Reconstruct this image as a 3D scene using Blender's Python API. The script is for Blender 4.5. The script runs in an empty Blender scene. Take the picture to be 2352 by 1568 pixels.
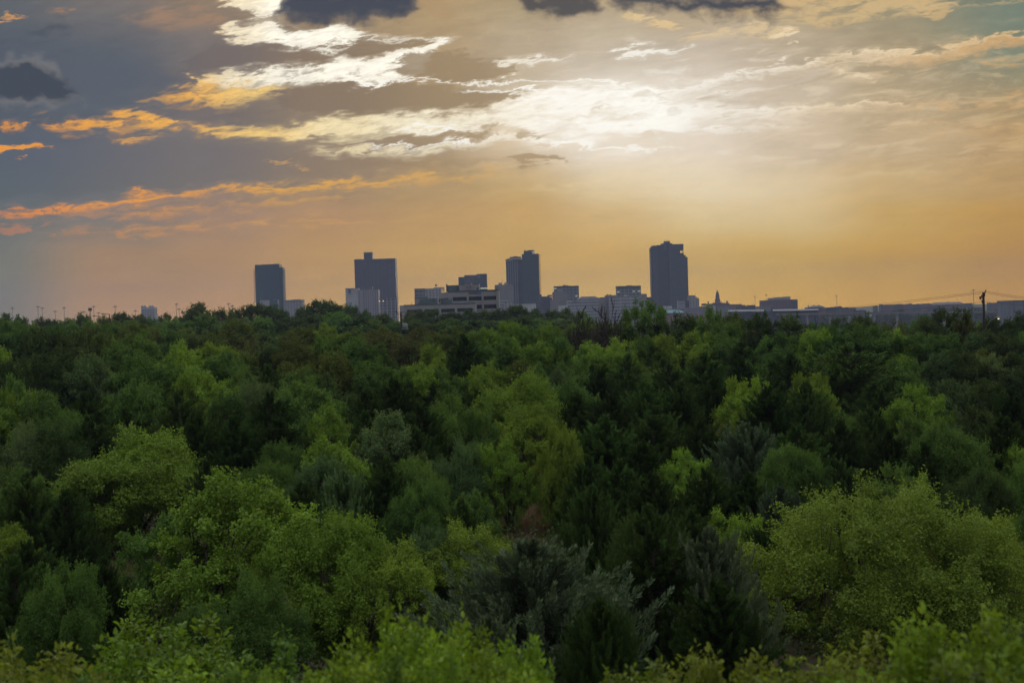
import bpy, math, random
import numpy as np
from mathutils import Vector, Matrix

S = bpy.context.scene
COL = S.collection
# ------------------------------------------------------------------ camera
CAMZ = 40.0                       # eye height above the city plain
FPX = 50.0/36.0*2352              # focal length on a 2352 px wide chart
PITCH = math.atan(57/FPX); ROLL = math.radians(1.72)
_f = Vector((0, math.cos(PITCH), -math.sin(PITCH)))
_R0 = Vector((1, 0, 0)); _U0 = Vector((0, math.sin(PITCH), math.cos(PITCH)))
_R = _R0*math.cos(ROLL) - _U0*math.sin(ROLL)
_U = _R0*math.sin(ROLL) + _U0*math.cos(ROLL)
cam = bpy.data.cameras.new('camera'); camo = bpy.data.objects.new('camera', cam); COL.objects.link(camo)
cam.lens = 50; cam.sensor_width = 36; cam.clip_start = 0.3; cam.clip_end = 30000
camo.matrix_world = Matrix(((_R.x, _U.x, -_f.x, 0), (_R.y, _U.y, -_f.y, 0), (_R.z, _U.z, -_f.z, CAMZ), (0, 0, 0, 1)))
cam.dof.use_dof = True; cam.dof.focus_distance = 600; cam.dof.aperture_fstop = 1.8
S.camera = camo
S.view_settings.view_transform = 'Standard'; S.view_settings.look = 'None'
S.view_settings.exposure = 0.0; S.view_settings.gamma = 1.0
cy = S.cycles
cy.max_bounces = 5; cy.diffuse_bounces = 3; cy.glossy_bounces = 2; cy.transmission_bounces = 4
cy.volume_bounces = 0; cy.transparent_max_bounces = 4; cy.use_denoising = True; cy.denoising_prefilter = 'ACCURATE'
cy.sample_clamp_indirect = 4.0; cy.caustics_reflective = False; cy.caustics_refractive = False

# ------------------------------------------------------------------ sun
SUN_AZ = math.radians(3.5); SUN_EL = math.radians(8.0)      # azimuth clockwise from +Y
sl = bpy.data.lights.new('sun', 'SUN'); so = bpy.data.objects.new('sun', sl); COL.objects.link(so)
sl.energy = 0.85; sl.angle = math.radians(18); sl.color = (1.0, 0.84, 0.62)
_sd = Vector((math.sin(SUN_AZ)*math.cos(SUN_EL), math.cos(SUN_AZ)*math.cos(SUN_EL), math.sin(SUN_EL)))
so.rotation_euler = _sd.to_track_quat('Z', 'Y').to_euler(); so.location = (0, 0, 300)

# ------------------------------------------------------------------ sky (world)
def lin(c):
    r = []
    for v in c[:3]:
        v /= 255.0
        r.append(v/12.92 if v <= 0.04045 else ((v+0.055)/1.055)**2.4)
    return tuple(r)
W = bpy.data.worlds.new("World"); S.world = W; W.use_nodes = True
NT = W.node_tree; NT.nodes.clear()
try:
    W.cycles.sampling_method = 'MANUAL'; W.cycles.sample_map_resolution = 512
except Exception: pass
class G:
    """small helper that writes node maths"""
    def __init__(s, nt): s.nt = nt
    def n(s, t, **k):
        o = s.nt.nodes.new(t)
        for a, b in k.items(): setattr(o, a, b)
        return o
    def put(s, sock, v):
        if isinstance(v, bpy.types.NodeSocket): s.nt.links.new(v, sock)
        else: sock.default_value = v
    def m(s, op, a, b=0.0, c=None):
        o = s.n('ShaderNodeMath', operation=op); s.put(o.inputs[0], a); s.put(o.inputs[1], b)
        if c is not None: s.put(o.inputs[2], c)
        return o.outputs[0]
    def dot(s, a, v):
        o = s.n('ShaderNodeVectorMath', operation='DOT_PRODUCT'); s.put(o.inputs[0], a); o.inputs[1].default_value = v
        return o.outputs['Value']
    def comb(s, x, y, z=0.0):
        o = s.n('ShaderNodeCombineXYZ'); s.put(o.inputs[0], x); s.put(o.inputs[1], y); s.put(o.inputs[2], z)
        return o.outputs[0]
    def noise(s, vec, scale, detail, rough=0.5, dist=0.0):
        o = s.n('ShaderNodeTexNoise'); s.put(o.inputs['Vector'], vec)
        o.inputs['Scale'].default_value = scale; o.inputs['Detail'].default_value = detail
        o.inputs['Roughness'].default_value = rough; o.inputs['Distortion'].default_value = dist
        return o.outputs['Fac']
    def rng(s, v, a, b, c=0.0, d=1.0, smooth=True):
        o = s.n('ShaderNodeMapRange'); o.interpolation_type = 'SMOOTHSTEP' if smooth else 'LINEAR'
        s.put(o.inputs['Value'], v); o.inputs['From Min'].default_value = a; o.inputs['From Max'].default_value = b
        o.inputs['To Min'].default_value = c; o.inputs['To Max'].default_value = d
        return o.outputs['Result']
    def mix(s, fac, a, b, mode='MIX'):
        o = s.n('ShaderNodeMix', data_type='RGBA', blend_type=mode)
        s.put(o.inputs[0], fac)
        for k, v in ((6, a), (7, b)):
            if isinstance(v, tuple) and len(v) == 3: v = (*v, 1)
            s.put(o.inputs[k], v)
        return o.outputs[2]
    def ramp(s, v, stops, interp='EASE'):
        o = s.n('ShaderNodeValToRGB'); s.put(o.inputs[0], v); cr = o.color_ramp; cr.interpolation = interp
        while len(cr.elements) > 1: cr.elements.remove(cr.elements[-1])
        cr.elements[0].position = stops[0][0]; cr.elements[0].color = (*stops[0][1], 1)
        for p, c in stops[1:]:
            e = cr.elements.new(p); e.color = (*c, 1)
        return o.outputs[0]
    def curve(s, v, pts):
        o = s.n('ShaderNodeFloatCurve'); s.put(o.inputs['Value'], v); c = o.mapping.curves[0]
        while len(c.points) > 2: c.points.remove(c.points[1])
        c.points[0].location = pts[0]; c.points[1].location = pts[-1]
        for p in pts[1:-1]: c.points.new(*p)
        for p in c.points: p.handle_type = 'AUTO_CLAMPED'
        o.mapping.update(); return o.outputs[0]
g = G(NT)
tc = g.n('ShaderNodeTexCoord'); D = tc.outputs['Generated']
# a chart fixed to the sky round the sunset: X to the right, Y down (thousandths)
den = g.m('MAXIMUM', g.dot(D, _f), 0.15)
X = g.m('ADD', g.m('MULTIPLY', g.m('DIVIDE', g.dot(D, _R), den), FPX/1000), 1.176)
Y = g.m('SUBTRACT', 0.784, g.m('MULTIPLY', g.m('DIVIDE', g.dot(D, _U), den), FPX/1000))
# streak space: along / across the wind
th = math.radians(-7)
A = g.m('ADD', g.m('MULTIPLY', X, math.cos(th)), g.m('MULTIPLY', Y, math.sin(th)))
Bc = g.m('ADD', g.m('MULTIPLY', X, -math.sin(th)), g.m('MULTIPLY', Y, math.cos(th)))
Sv = g.comb(A, g.m('MULTIPLY', Bc, 3.4))
n_low = g.noise(g.comb(A, g.m('MULTIPLY', Bc, 2.2)), 5.0, 2.0)
n_str = g.noise(Sv, 13.0, 8.0, 0.66, 0.35)
n_str2 = g.noise(g.comb(g.m('ADD', A, 7.3), g.m('MULTIPLY', Bc, 4.4)), 8.0, 8.0, 0.64, 0.5)
n_cum = g.noise(g.comb(X, g.m('MULTIPLY', Y, 1.4), 3.1), 19.0, 6.0, 0.55)
n_fine = g.noise(g.comb(g.m('ADD', A, g.m('MULTIPLY', Bc, 1.2)), g.m('MULTIPLY', Bc, 2.6)), 34.0, 5.0, 0.6, 0.3)
lowc = g.m('SUBTRACT', n_low, 0.5); strc = g.m('SUBTRACT', n_str, 0.5); cumc = g.m('SUBTRACT', n_cum, 0.5)
Yd = g.m('ADD', g.m('ADD', Y, g.m('MULTIPLY', lowc, 0.05)), g.m('ADD', g.m('MULTIPLY', strc, 0.085), g.m('MULTIPLY', cumc, 0.022)))
Xd = g.m('ADD', X, g.m('MULTIPLY', g.m('SUBTRACT', n_str2, 0.5), 0.16))
Yc = g.m('ADD', Y, g.m('MULTIPLY', cumc, 0.085)); Xc = g.m('ADD', X, g.m('MULTIPLY', lowc, 0.05))
Xn = g.m('DIVIDE', Xd, 2.352); Xcn = g.m('DIVIDE', Xc, 2.352); Xp = g.m('DIVIDE', X, 2.352)

XS = [0, 250, 500, 750, 1000, 1200, 1400, 1600, 1800, 2050, 2352]
GRID = {   # base colour of the veil, by height
 0:   [(96,101,108),(118,113,112),(144,126,108),(166,143,112),(178,154,116),(174,156,124),(180,162,132),(188,168,136),(180,162,130),(148,143,118),(116,129,115)],
 120: [(82,90,101),(92,98,107),(122,114,111),(150,132,108),(176,153,118),(188,170,144),(198,184,162),(198,184,164),(188,172,148),(170,154,124),(126,135,116)],
 240: [(84,92,103),(90,97,107),(120,111,108),(148,130,107),(172,149,114),(210,192,160),(238,229,214),(226,214,198),(210,193,168),(188,168,134),(170,150,112)],
 330: [(86,95,107),(96,102,112),(126,118,113),(144,128,110),(166,143,110),(208,182,140),(240,227,208),(232,217,198),(218,199,172),(202,178,140),(190,158,110)],
 420: [(88,97,109),(98,104,114),(128,120,118),(150,131,113),(180,151,110),(200,169,118),(228,206,170),(232,213,184),(222,198,162),(206,176,128),(192,157,104)],
 500: [(104,110,120),(124,118,122),(158,130,116),(180,142,108),(192,154,106),(200,162,106),(214,181,132),(221,195,153),(214,184,134),(204,166,96),(194,149,70)],
 590: [(112,112,124),(160,128,114),(168,132,112),(184,144,104),(196,156,102),(200,160,100),(206,166,104),(208,170,108),(206,166,88),(202,156,66),(190,140,50)],
 700: [(118,113,126),(172,134,114),(182,140,112),(196,154,102),(202,160,98),(206,166,100),(210,170,104),(214,170,88),(210,164,70),(204,156,58),(192,142,46)],
 800: [(120,115,128),(176,136,114),(184,142,112),(198,156,104),(204,162,100),(208,168,104),(212,172,108),(214,172,104),(210,166,92),(204,158,82),(194,146,70)],
}
Yb = g.m('ADD', Y, g.m('MULTIPLY', lowc, 0.05))
base = None; prev = None
for yy, cols in GRID.items():
    r = g.ramp(Xp, [(x/2352.0, lin(c)) for x, c in zip(XS, cols)])
    base = r if base is None else g.mix(g.rng(Yb, prev/1000, yy/1000), base, r)
    prev = yy
col = base
# faint texture of the veil everywhere
col = g.mix(1.0, col, g.ramp(g.m('ADD', g.m('MULTIPLY', n_low, 0.5), g.m('MULTIPLY', n_str2, 0.5)), [(0.3, (0.95,)*3), (0.7, (1.05,)*3)]), 'MULTIPLY')
col = g.mix(g.rng(Y, 0.60, 0.35), col, g.mix(1.0, col, g.ramp(n_str, [(0.32, (0.93,)*3), (0.68, (1.09, 1.08, 1.06))], 'LINEAR'), 'MULTIPLY'))

def band(pts, soft, colr, op=1.0, xs=None, cum=False, tex=None, n=None, halo=False):
    """pts = [(x, top, bottom)] in px; soft = edge width in px"""
    global col
    xn = Xcn if cum else Xn; yv = Yc if cum else Yd
    p = sorted(pts); e = [p[0], p[-1]]
    if e[0][0] > -30: p[0] = (e[0][0], (e[0][1]+e[0][2])/2+2, (e[0][1]+e[0][2])/2-2)
    if e[1][0] < 2380: p[-1] = (e[1][0], (e[1][1]+e[1][2])/2+2, (e[1][1]+e[1][2])/2-2)
    e0, e1 = p[0], p[-1]
    tp = [(a/2352, b/1000) for a, b, c in p]; bt = [(a/2352, c/1000) for a, b, c in p]
    T = g.curve(xn, [(min(max(a, -.02), 1.02), b) for a, b in tp]); Bo = g.curve(xn, [(min(max(a, -.02), 1.02), b) for a, b in bt])
    d = g.m('MINIMUM', g.m('SUBTRACT', yv, T), g.m('SUBTRACT', Bo, yv))
    if halo:      # lit fringe, then the burning core, both streaked
        col = g.mix(g.m('MULTIPLY', g.rng(d, -0.012, 0.008, 0, 0.6), g.rng(n_str2, 0.40, 0.62, 0.15, 1.0)), col, g.mix(0.55, col, colr))
        colr = g.mix(g.m('MULTIPLY', g.rng(d, 0.0, 0.022), g.rng(n_fine, 0.40, 0.58, 0.35, 1.0)), g.mix(0.62, col, colr), colr)
    soft *= 1.5
    f = g.rng(d, -0.001 if not n else n/1000, soft/1000, 0, op)
    if tex:
        src = {'a': n_str, 'b': n_str2, 'c': n_cum, 'l': n_low}[tex[0]]
        f = g.m('MULTIPLY', f, g.rng(src, tex[1], tex[2], tex[3] if len(tex) > 3 else 0.0, 1.0))
    col = g.mix(f, col, colr)
    return f
XA = g.ramp(Xp, [(0.0, lin((246,160,48))), (0.17, lin((255,186,76))), (0.25, lin((255,214,128))), (0.33, (1.0, 0.84, 0.50)), (0.42, (1.02, 0.93, 0.70)), (0.56, (1.08, 1.04, 0.95)), (0.64, (1.1, 1.08, 1.0)), (0.72, lin((250,242,228))), (0.82, lin((236,212,176))), (0.92, lin((218,180,128))), (1.0, lin((212,168,110)))])
XW = g.ramp(Xp, [(0.15, lin((248,186,96))), (0.19, lin((255,214,140))), (0.23, (1.05, 0.92, 0.66)), (0.28, (1.15, 1.1, 0.95)), (0.6, (1.15, 1.12, 1.02)), (1.0, lin((220,190,140)))])
XO = g.ramp(Xp, [(0.0, lin((250,146,30))), (0.15, lin((255,166,36))), (0.3, lin((244,178,64))), (0.45, lin((222,172,96))), (0.55, lin((224,184,120))), (1.0, lin((214,170,110)))])
MG = g.ramp(Xp, [(0.0, lin((78,87,100))), (0.12, lin((88,93,104))), (0.22, lin((118,108,104))), (0.32, lin((140,121,100))), (0.45, lin((160,138,106))), (0.55, lin((176,156,124))), (0.62, lin((204,188,164))), (0.75, lin((196,178,152))), (1.0, lin((160,146,118)))])
MG2 = g.ramp(Xp, [(0.0, lin((90,98,110))), (0.2, lin((116,110,110))), (0.35, lin((150,128,104))), (0.45, lin((164,140,104))), (0.55, lin((184,156,116))), (0.7, lin((210,190,160))), (1.0, lin((190,160,120)))])
# --- the glare behind the veil
def glow(cx, cyy, rx, ry, rot, c, op, p0=0.0):
    global col
    dx = g.m('SUBTRACT', X, cx/1000); dy = g.m('SUBTRACT', Y, cyy/1000)
    ca, sa = math.cos(rot), math.sin(rot)
    u = g.m('MULTIPLY', g.m('ADD', g.m('MULTIPLY', dx, ca), g.m('MULTIPLY', dy, sa)), 1000/rx)
    v = g.m('MULTIPLY', g.m('ADD', g.m('MULTIPLY', dx, -sa), g.m('MULTIPLY', dy, ca)), 1000/ry)
    d = g.m('SQRT', g.m('ADD', g.m('MULTIPLY', u, u), g.m('MULTIPLY', v, v)))
    f = g.rng(d, 1.0, p0, 0, op)
    col = g.mix(f, col, c)
glow(1420, 265, 520, 190, -0.12, lin((250,240,225)), 0.55)
glow(1620, 410, 500, 140, 0.28, lin((242,226,200)), 0.46)
glow(1370, 245, 260, 80, -0.12, (1.02, 0.98, 0.90), 0.26)
# --- grey masses at the left and the upper middle
band([(-40,80,235),(150,90,262),(330,110,250),(430,150,205),(500,175,180)], 40, lin((88,95,106)), 0.75)
band([(400,185,186),(440,130,172),(500,98,165),(620,88,152),(700,95,150),(760,110,140),(800,118,122)], 10, MG, 0.95)
band([(-40,300,470),(200,302,462),(420,305,450),(640,332,430),(850,352,415),(1050,362,400),(1250,372,392),(1340,380,382)], 22, MG2, 0.8)
# upper left tan smear
band([(250,40,48),(330,10,70),(420,-5,88),(500,20,80),(530,70,72)], 22, lin((168,134,106)), 0.7, tex=('a', 0.35, 0.6, 0.3))
band([(90,20,24),(130,15,40),(170,30,36)], 8, lin((190,140,90)), 0.5, tex=('a', 0.4, 0.6))
band([(-20,34,36),(10,28,44),(50,30,44),(70,36,38)], 6, lin((220,160,90)), 0.8)
# --- bright burning edges, top
band([(500,74,80),(525,56,88),(560,46,94),(600,44,100),(640,50,108),(680,64,114),(730,64,120),(770,52,118),(805,60,112),(860,82,104),(940,82,100),(1010,84,106),(1050,88,92)], 5, XW, 1.0, tex=('a', 0.30, 0.44, 0.12), halo=True)
band([(505,4,6),(540,-20,22),(580,-20,34),(640,-20,40),(670,-20,30),(700,-20,10)], 6, XW, 1.0, halo=True)
band([(740,108,112),(790,92,124),(860,84,126),(930,84,118),(985,88,104),(1005,96,97)], 7, MG, 0.97)
band([(425,188,192),(450,165,203),(520,160,196),(600,158,200),(680,150,196),(740,142,196),(800,126,200),(850,124,196),(900,118,190),(960,108,172),(1010,96,122),(1045,90,94)], 6, XW, 1.0, tex=('a', 0.32, 0.47, 0.12), halo=True)
band([(885,150,154),(930,132,176),(1000,125,182),(1100,120,180),(1180,132,172),(1200,150,152)], 7, MG, 0.9)
band([(600,172,176),(680,160,182),(740,155,180),(775,165,168)], 8, MG, 0.7, tex=('c', 0.42, 0.6))
# the band below: golden flakes, then a brown lens
band([(340,232,238),(400,205,240),(450,190,240),(540,188,238),(620,190,226),(680,196,212)], 7, XA, 0.9, tex=('a', 0.40, 0.56), halo=True)
band([(600,214,218),(700,196,262),(800,192,274),(900,190,276),(1000,188,262),(1100,190,248),(1180,198,226),(1240,206,212)], 9, MG, 0.95)
# thin bright line running right
band([(760,188,190),(840,184,196),(1000,180,188),(1150,176,186),(1300,176,186),(1430,186,196),(1470,190,191)], 4, (1.05,1.02,0.94), 0.95)
# --- long golden to white river
band([(-40,282,296),(30,283,300),(60,292,296)], 5, XA, 0.9, halo=True)
band([(80,276,280),(120,274,296),(180,272,300),(260,266,304),(330,262,302),(400,272,304),(420,284,302)], 6, XA, 0.95, tex=('a', 0.38, 0.52, 0.15), halo=True)
band([(250,318,320),(300,314,326),(350,316,324),(380,320,321)], 4, XA, 0.7, halo=True)
band([(400,280,300),(480,280,306),(560,282,318),(640,286,330),(720,278,336),(800,268,332),(900,256,318),(1000,254,304),(1080,256,296),(1150,226,300),(1200,200,310),(1300,192,320),(1400,194,316),(1500,206,306),(1560,220,296),(1640,232,262),(1700,240,246)], 9, XA, 0.97, tex=('b', 0.30, 0.50, 0.25), halo=True)
band([(-40,338,356),(30,334,356),(90,330,346),(150,332,336)], 5, lin((240,158,58)), 0.95)
band([(640,336,340),(760,312,346),(900,300,330),(1000,296,322),(1120,292,316),(1180,296,302)], 8, MG2, 0.75, tex=('b', 0.38, 0.55, 0.2))
band([(700,350,354),(820,338,362),(950,334,356),(1100,322,344),(1250,312,338),(1380,318,334),(1400,326,327)], 7, XA, 0.85, tex=('a', 0.36, 0.54), halo=True)
band([(590,376,378),(660,372,382),(720,376,379)], 4, lin((222,170,100)), 0.7)
band([(1130,372,374),(1180,356,382),(1240,350,378),(1290,352,370),(1330,372,374)], 6, lin((172,146,108)), 0.8)
band([(1170,318,322),(1200,310,328),(1240,312,326),(1260,318,320)], 5, lin((180,156,116)), 0.7)
# veil shadows right of the glare
band([(1180,262,264),(1320,262,278),(1450,250,262),(1460,254,256)], 6, lin((228,214,186)), 0.5)
band([(1400,214,216),(1560,206,212),(1700,178,196),(1800,162,186),(1880,146,176),(1960,150,160)], 6, lin((206,190,168)), 0.8)
band([(1480,262,264),(1600,222,248),(1750,206,246),(1880,186,236),(1960,190,206)], 12, lin((206,190,168)), 0.85, tex=('b', 0.36, 0.58, 0.3))
# right hand streaks
band([(1300,212,222),(1400,200,226),(1520,204,222),(1620,190,204),(1740,168,182),(1850,140,156),(1920,130,148),(2050,116,150),(2200,96,138),(2300,84,122),(2380,76,112)], 7, XA, 0.9, tex=('a', 0.34, 0.52, 0.35), halo=True)
band([(1850,160,164),(1940,150,172),(2000,160,190),(1990,168,192),(2060,180,184)], 8, XA, 0.6, tex=('a', 0.42, 0.58), halo=True)
band([(1500,262,270),(1600,250,286),(1720,246,284),(1860,240,276),(2000,238,264),(2150,232,258),(2300,228,250),(2400,226,246)], 8, XA, 0.85, tex=('a', 0.38, 0.56, 0.1), halo=True)
band([(1560,300,302),(1640,288,306),(1760,284,304),(1860,292,300),(1870,294,296)], 6, XA, 0.75, tex=('a', 0.38, 0.55), halo=True)
band([(2000,290,292),(2080,278,294),(2180,272,290),(2280,276,280)], 5, XA, 0.75, tex=('a', 0.38, 0.55), halo=True)
band([(2080,308,314),(2200,300,320),(2352,290,312),(2400,290,300)], 8, XA, 0.45, tex=('a', 0.42, 0.6), halo=True)
band([(1110,142,144),(1160,134,152),(1240,132,150),(1290,130,142),(1330,128,130)], 5, XA, 0.92, tex=('a', 0.34, 0.5, 0.2), halo=True)
band([(1395,124,126),(1430,108,128),(1500,102,122),(1570,104,112),(1585,107,108)], 4, XA, 0.9, tex=('a', 0.34, 0.5, 0.2), halo=True)
band([(1400,44,48),(1460,34,62),(1530,44,66),(1580,60,64)], 6, lin((232,202,150)), 0.8, tex=('a', 0.36, 0.52))
band([(1540,92,95),(1600,62,100),(1700,50,106),(1800,60,100),(1860,80,86)], 8, lin((226,200,156)), 0.75, tex=('a', 0.40, 0.56))
band([(1740,92,94),(1780,84,98),(1840,78,92),(1850,82,84)], 4, lin((244,222,184)), 0.8)
band([(1600,18,24),(1750,-20,50),(1900,-20,64),(2040,-20,52),(2100,-20,46),(2200,-20,26),(2400,-20,4)], 10, lin((214,184,134)), 0.85, tex=('a', 0.38, 0.56, 0.1))
band([(2090,30,34),(2130,20,48),(2170,16,36),(2200,14,18)], 6, lin((214,180,128)), 0.7)
band([(2230,150,154),(2300,144,160),(2400,140,158)], 6, lin((206,164,106)), 0.7, tex=('a', 0.38, 0.54))
band([(2260,216,219),(2320,210,222),(2400,208,222)], 5, lin((200,160,104)), 0.6)
WL = g.ramp(Xp, [(0.0, (1.05, 1.0, 0.9)), (0.62, (1.08, 1.05, 0.98)), (0.72, lin((252,246,234))), (0.82, lin((240,220,186))), (1.0, lin((226,192,140)))])
band([(1150,180,330),(1400,130,380),(1700,90,400),(2000,70,410),(2400,40,420)], 50, WL, 0.38, tex=('b', 0.50, 0.66))
band([(1150,200,300),(1400,150,350),(1700,110,370),(2000,90,380),(2400,60,380)], 50, lin((196,178,150)), 0.35, tex=('a', 0.52, 0.66))
for pts_ in ([(1290,232,234),(1400,221,229),(1480,212,221),(1600,190,199),(1700,174,183),(1800,152,161),(1890,132,140),(1905,133,137)],
             [(1380,262,265),(1480,246,256),(1560,238,252),(1640,246,258),(1740,252,262),(1850,246,258),(1960,240,252),(2060,238,248),(2100,240,244)],
             [(1240,292,296),(1340,284,298),(1440,276,294),(1540,280,296),(1640,286,300),(1700,290,294)],
             [(1180,330,334),(1290,322,334),(1400,330,342),(1520,336,344),(1600,340,343)],
             [(1560,222,224),(1620,214,222),(1680,212,218),(1720,214,216)],
             [(1880,148,152),(1960,160,170),(2010,178,186),(2030,184,187)],
             [(1900,138,142),(2000,118,132),(2100,112,126),(2200,98,112),(2300,84,98),(2400,76,90)],
             [(1000,206,210),(1120,196,208),(1240,200,212),(1330,206,214),(1360,209,211)],
             [(1100,232,236),(1220,222,236),(1340,226,240),(1420,232,238)],
             [(760,338,342),(880,330,340),(1000,326,336),(1120,316,328),(1200,312,318)],
             [(820,300,304),(940,290,300),(1060,284,296),(1160,280,288)]):
    band(pts_, 4, WL, 0.85, tex=('a', 0.34, 0.52, 0.25))
for pts_ in ([(1420,232,234),(1520,224,236),(1580,226,234),(1600,229,231)], [(1300,244,246),(1380,240,250),(1440,246,252),(1460,248,250)], [(1480,300,303),(1600,302,312),(1700,306,314),(1760,309,311)], [(1240,306,309),(1320,302,312),(1400,306,314),(1440,309,311)]):
    band(pts_, 6, lin((222,208,184)), 0.7, tex=('b', 0.36, 0.55, 0.2))
# --- lower orange river on the left
band([(-40,488,498),(60,477,495),(160,470,492),(260,464,488),(340,450,474),(420,442,460),(520,430,448),(640,421,442),(760,414,436),(900,408,432),(1050,398,418),(1150,396,408),(1250,392,398)], 7, XO, 0.95, tex=('a', 0.37, 0.53, 0.2), halo=True)
band([(300,448,450),(340,438,450),(370,440,448)], 4, XO, 0.9, halo=True)
band([(100,503,508),(260,492,502),(420,474,488),(600,460,474),(760,450,462),(900,440,449)], 7, XO, 0.45, tex=('a', 0.38, 0.58, 0.1), halo=True)
band([(-40,512,524),(60,510,530),(100,520,522)], 6, lin((206,130,90)), 0.5)
band([(150,532,538),(300,520,532),(480,514,524),(700,508,516),(900,500,506)], 8, XO, 0.25, tex=('b', 0.38, 0.6), halo=True)
band([(400,552,556),(500,548,560),(560,546,554)], 6, lin((196,142,106)), 0.4)
band([(1100,440,446),(1300,424,450),(1500,414,444),(1700,410,436),(1900,404,430),(2100,380,410),(2352,340,380)], 14, lin((232,208,168)), 0.4, tex=('b', 0.38, 0.6))
band([(1200,470,474),(1400,462,482),(1700,452,476),(2000,444,466),(2100,446,450)], 12, lin((222,190,142)), 0.35, tex=('b', 0.38, 0.6))
band([(2000,372,378),(2150,356,378),(2352,330,356),(2400,328,350)], 9, lin((216,184,134)), 0.45, tex=('a', 0.38, 0.58))
# low puffs over the plain at the right
band([(1590,612,616),(1640,598,618),(1700,604,616),(1710,612,613)], 8, lin((216,176,110)), 0.35, cum=True)
band([(1730,606,610),(1760,594,610),(1800,592,608),(1840,602,608)], 6, lin((220,182,118)), 0.4, cum=True)
# --- near dark clouds
band([(-60,132,256),(0,132,258),(30,112,260),(80,114,260),(125,140,258),(150,180,250),(185,215,246),(205,240,242)], 30, lin((150,145,142)), 0.9, cum=True)
band([(-60,144,248),(0,142,248),(30,122,250),(80,126,250),(125,152,248),(160,184,246),(188,218,242),(200,232,236)], 22, lin((60,69,81)), 0.97, cum=True)
band([(40,72,76),(80,46,90),(130,38,92),(165,60,84),(180,72,74)], 22, lin((76,82,92)), 0.85, cum=True)
band([(610,30,34),(640,6,52),(680,-30,62),(750,-30,64),(800,-30,54),(850,-30,62),(920,-30,50),(965,-10,26),(975,8,10)], 16, lin((96,92,92)), 0.9, cum=True)
band([(620,28,30),(650,8,46),(690,-30,56),(750,-30,58),(800,-30,48),(850,-30,52),(910,-30,42),(945,-10,20),(950,5,6)], 20, lin((68,73,85)), 0.97, cum=True)
band([(940,-20,10),(970,-20,40),(1010,-20,55),(1050,-20,30),(1070,-20,-10)], 16, lin((178,150,112)), 0.7, cum=True)
band([(1180,10,14),(1220,-30,36),(1280,-30,50),(1340,-30,46),(1380,-10,38),(1400,14,16)], 20, lin((80,78,80)), 0.95, cum=True)
band([(1370,-30,8),(1430,-30,34),(1520,-30,40),(1600,-30,46),(1680,-30,52),(1760,-30,50),(1820,-30,34),(1860,-10,6)], 26, lin((70,73,81)), 0.98, cum=True)

# the air low over the plain takes light away: brighter there behind it
col = g.mix(1.0, col, g.ramp(Y, [(0.36, (1.03, 1.02, 1.0)), (0.50, (1.12, 1.10, 0.90)), (0.60, (1.28, 1.25, 0.76)), (0.72, (1.50, 1.43, 0.82))], 'LINEAR'), 'MULTIPLY')
# everything outside that sector: physical sky plus unseen deck, brightened overhead to light foliage
sky = g.n('ShaderNodeTexSky', sky_type='NISHITA'); sky.sun_disc = False
sky.sun_elevation = SUN_EL; sky.sun_rotation = SUN_AZ; sky.altitude = 200; sky.dust_density = 2.0
SKY_STRENGTH = 0.12
up = g.m('MAXIMUM', g.dot(D, (0, 0, 1)), 0.06)
deck = g.noise(g.comb(g.m('DIVIDE', g.dot(D, (1, 0, 0)), up), g.m('DIVIDE', g.dot(D, (0, 1, 0)), up)), 1.3, 6.0, 0.55)
nis = g.mix(1.0, sky.outputs[0], (SKY_STRENGTH,)*3, 'MULTIPLY')
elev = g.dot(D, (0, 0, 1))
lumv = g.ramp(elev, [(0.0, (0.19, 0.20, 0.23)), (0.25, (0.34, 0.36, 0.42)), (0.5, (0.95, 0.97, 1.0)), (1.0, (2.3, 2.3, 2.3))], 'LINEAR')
fill_deck = g.mix(0.85, nis, g.mix(1.0, lumv, g.ramp(deck, [(0.35, (0.75,)*3), (0.65, (1.25,)*3)], 'LINEAR'), 'MULTIPLY'))
front = g.m('MULTIPLY', g.rng(g.dot(D, (0, 1, 0)), 0.55, 0.85), g.rng(Y, -0.75, -0.05))
final = g.mix(front, fill_deck, col)
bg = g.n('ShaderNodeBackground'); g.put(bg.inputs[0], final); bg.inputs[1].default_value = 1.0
ow = g.n('ShaderNodeOutputWorld'); NT.links.new(bg.outputs[0], ow.inputs[0])

# ------------------------------------------------------------------ helpers
def at(px, py, dist):
    """world point seen at chart pixel (px, py) on the plane y = dist"""
    d = _f + _R*((px-1176)/FPX) + _U*((784-py)/FPX)
    d = d*(dist/d.y)
    return Vector((d.x, d.y, d.z + CAMZ))
def proj(p):
    v = Vector(p) - Vector((0, 0, CAMZ)); w = v.dot(_f)
    return 1176 + FPX*v.dot(_R)/w, 784 - FPX*v.dot(_U)/w
def tag(o, label=None, cat=None, group=None, kind=None):
    if label: o['label'] = label
    if cat: o['category'] = cat
    if group: o['group'] = group
    if kind: o['kind'] = kind
    return o
def empty(name, loc, label, cat, group=None, rz=0.0):
    o = bpy.data.objects.new(name, None); COL.objects.link(o); o.location = loc; o.rotation_euler = (0, 0, rz)
    o.empty_display_size = 0.5
    return tag(o, label, cat, group)
def link(name, me, parent=None, loc=None):
    o = bpy.data.objects.new(name, me); COL.objects.link(o)
    if parent is not None: o.parent = parent
    if loc is not None: o.location = loc
    return o
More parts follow.
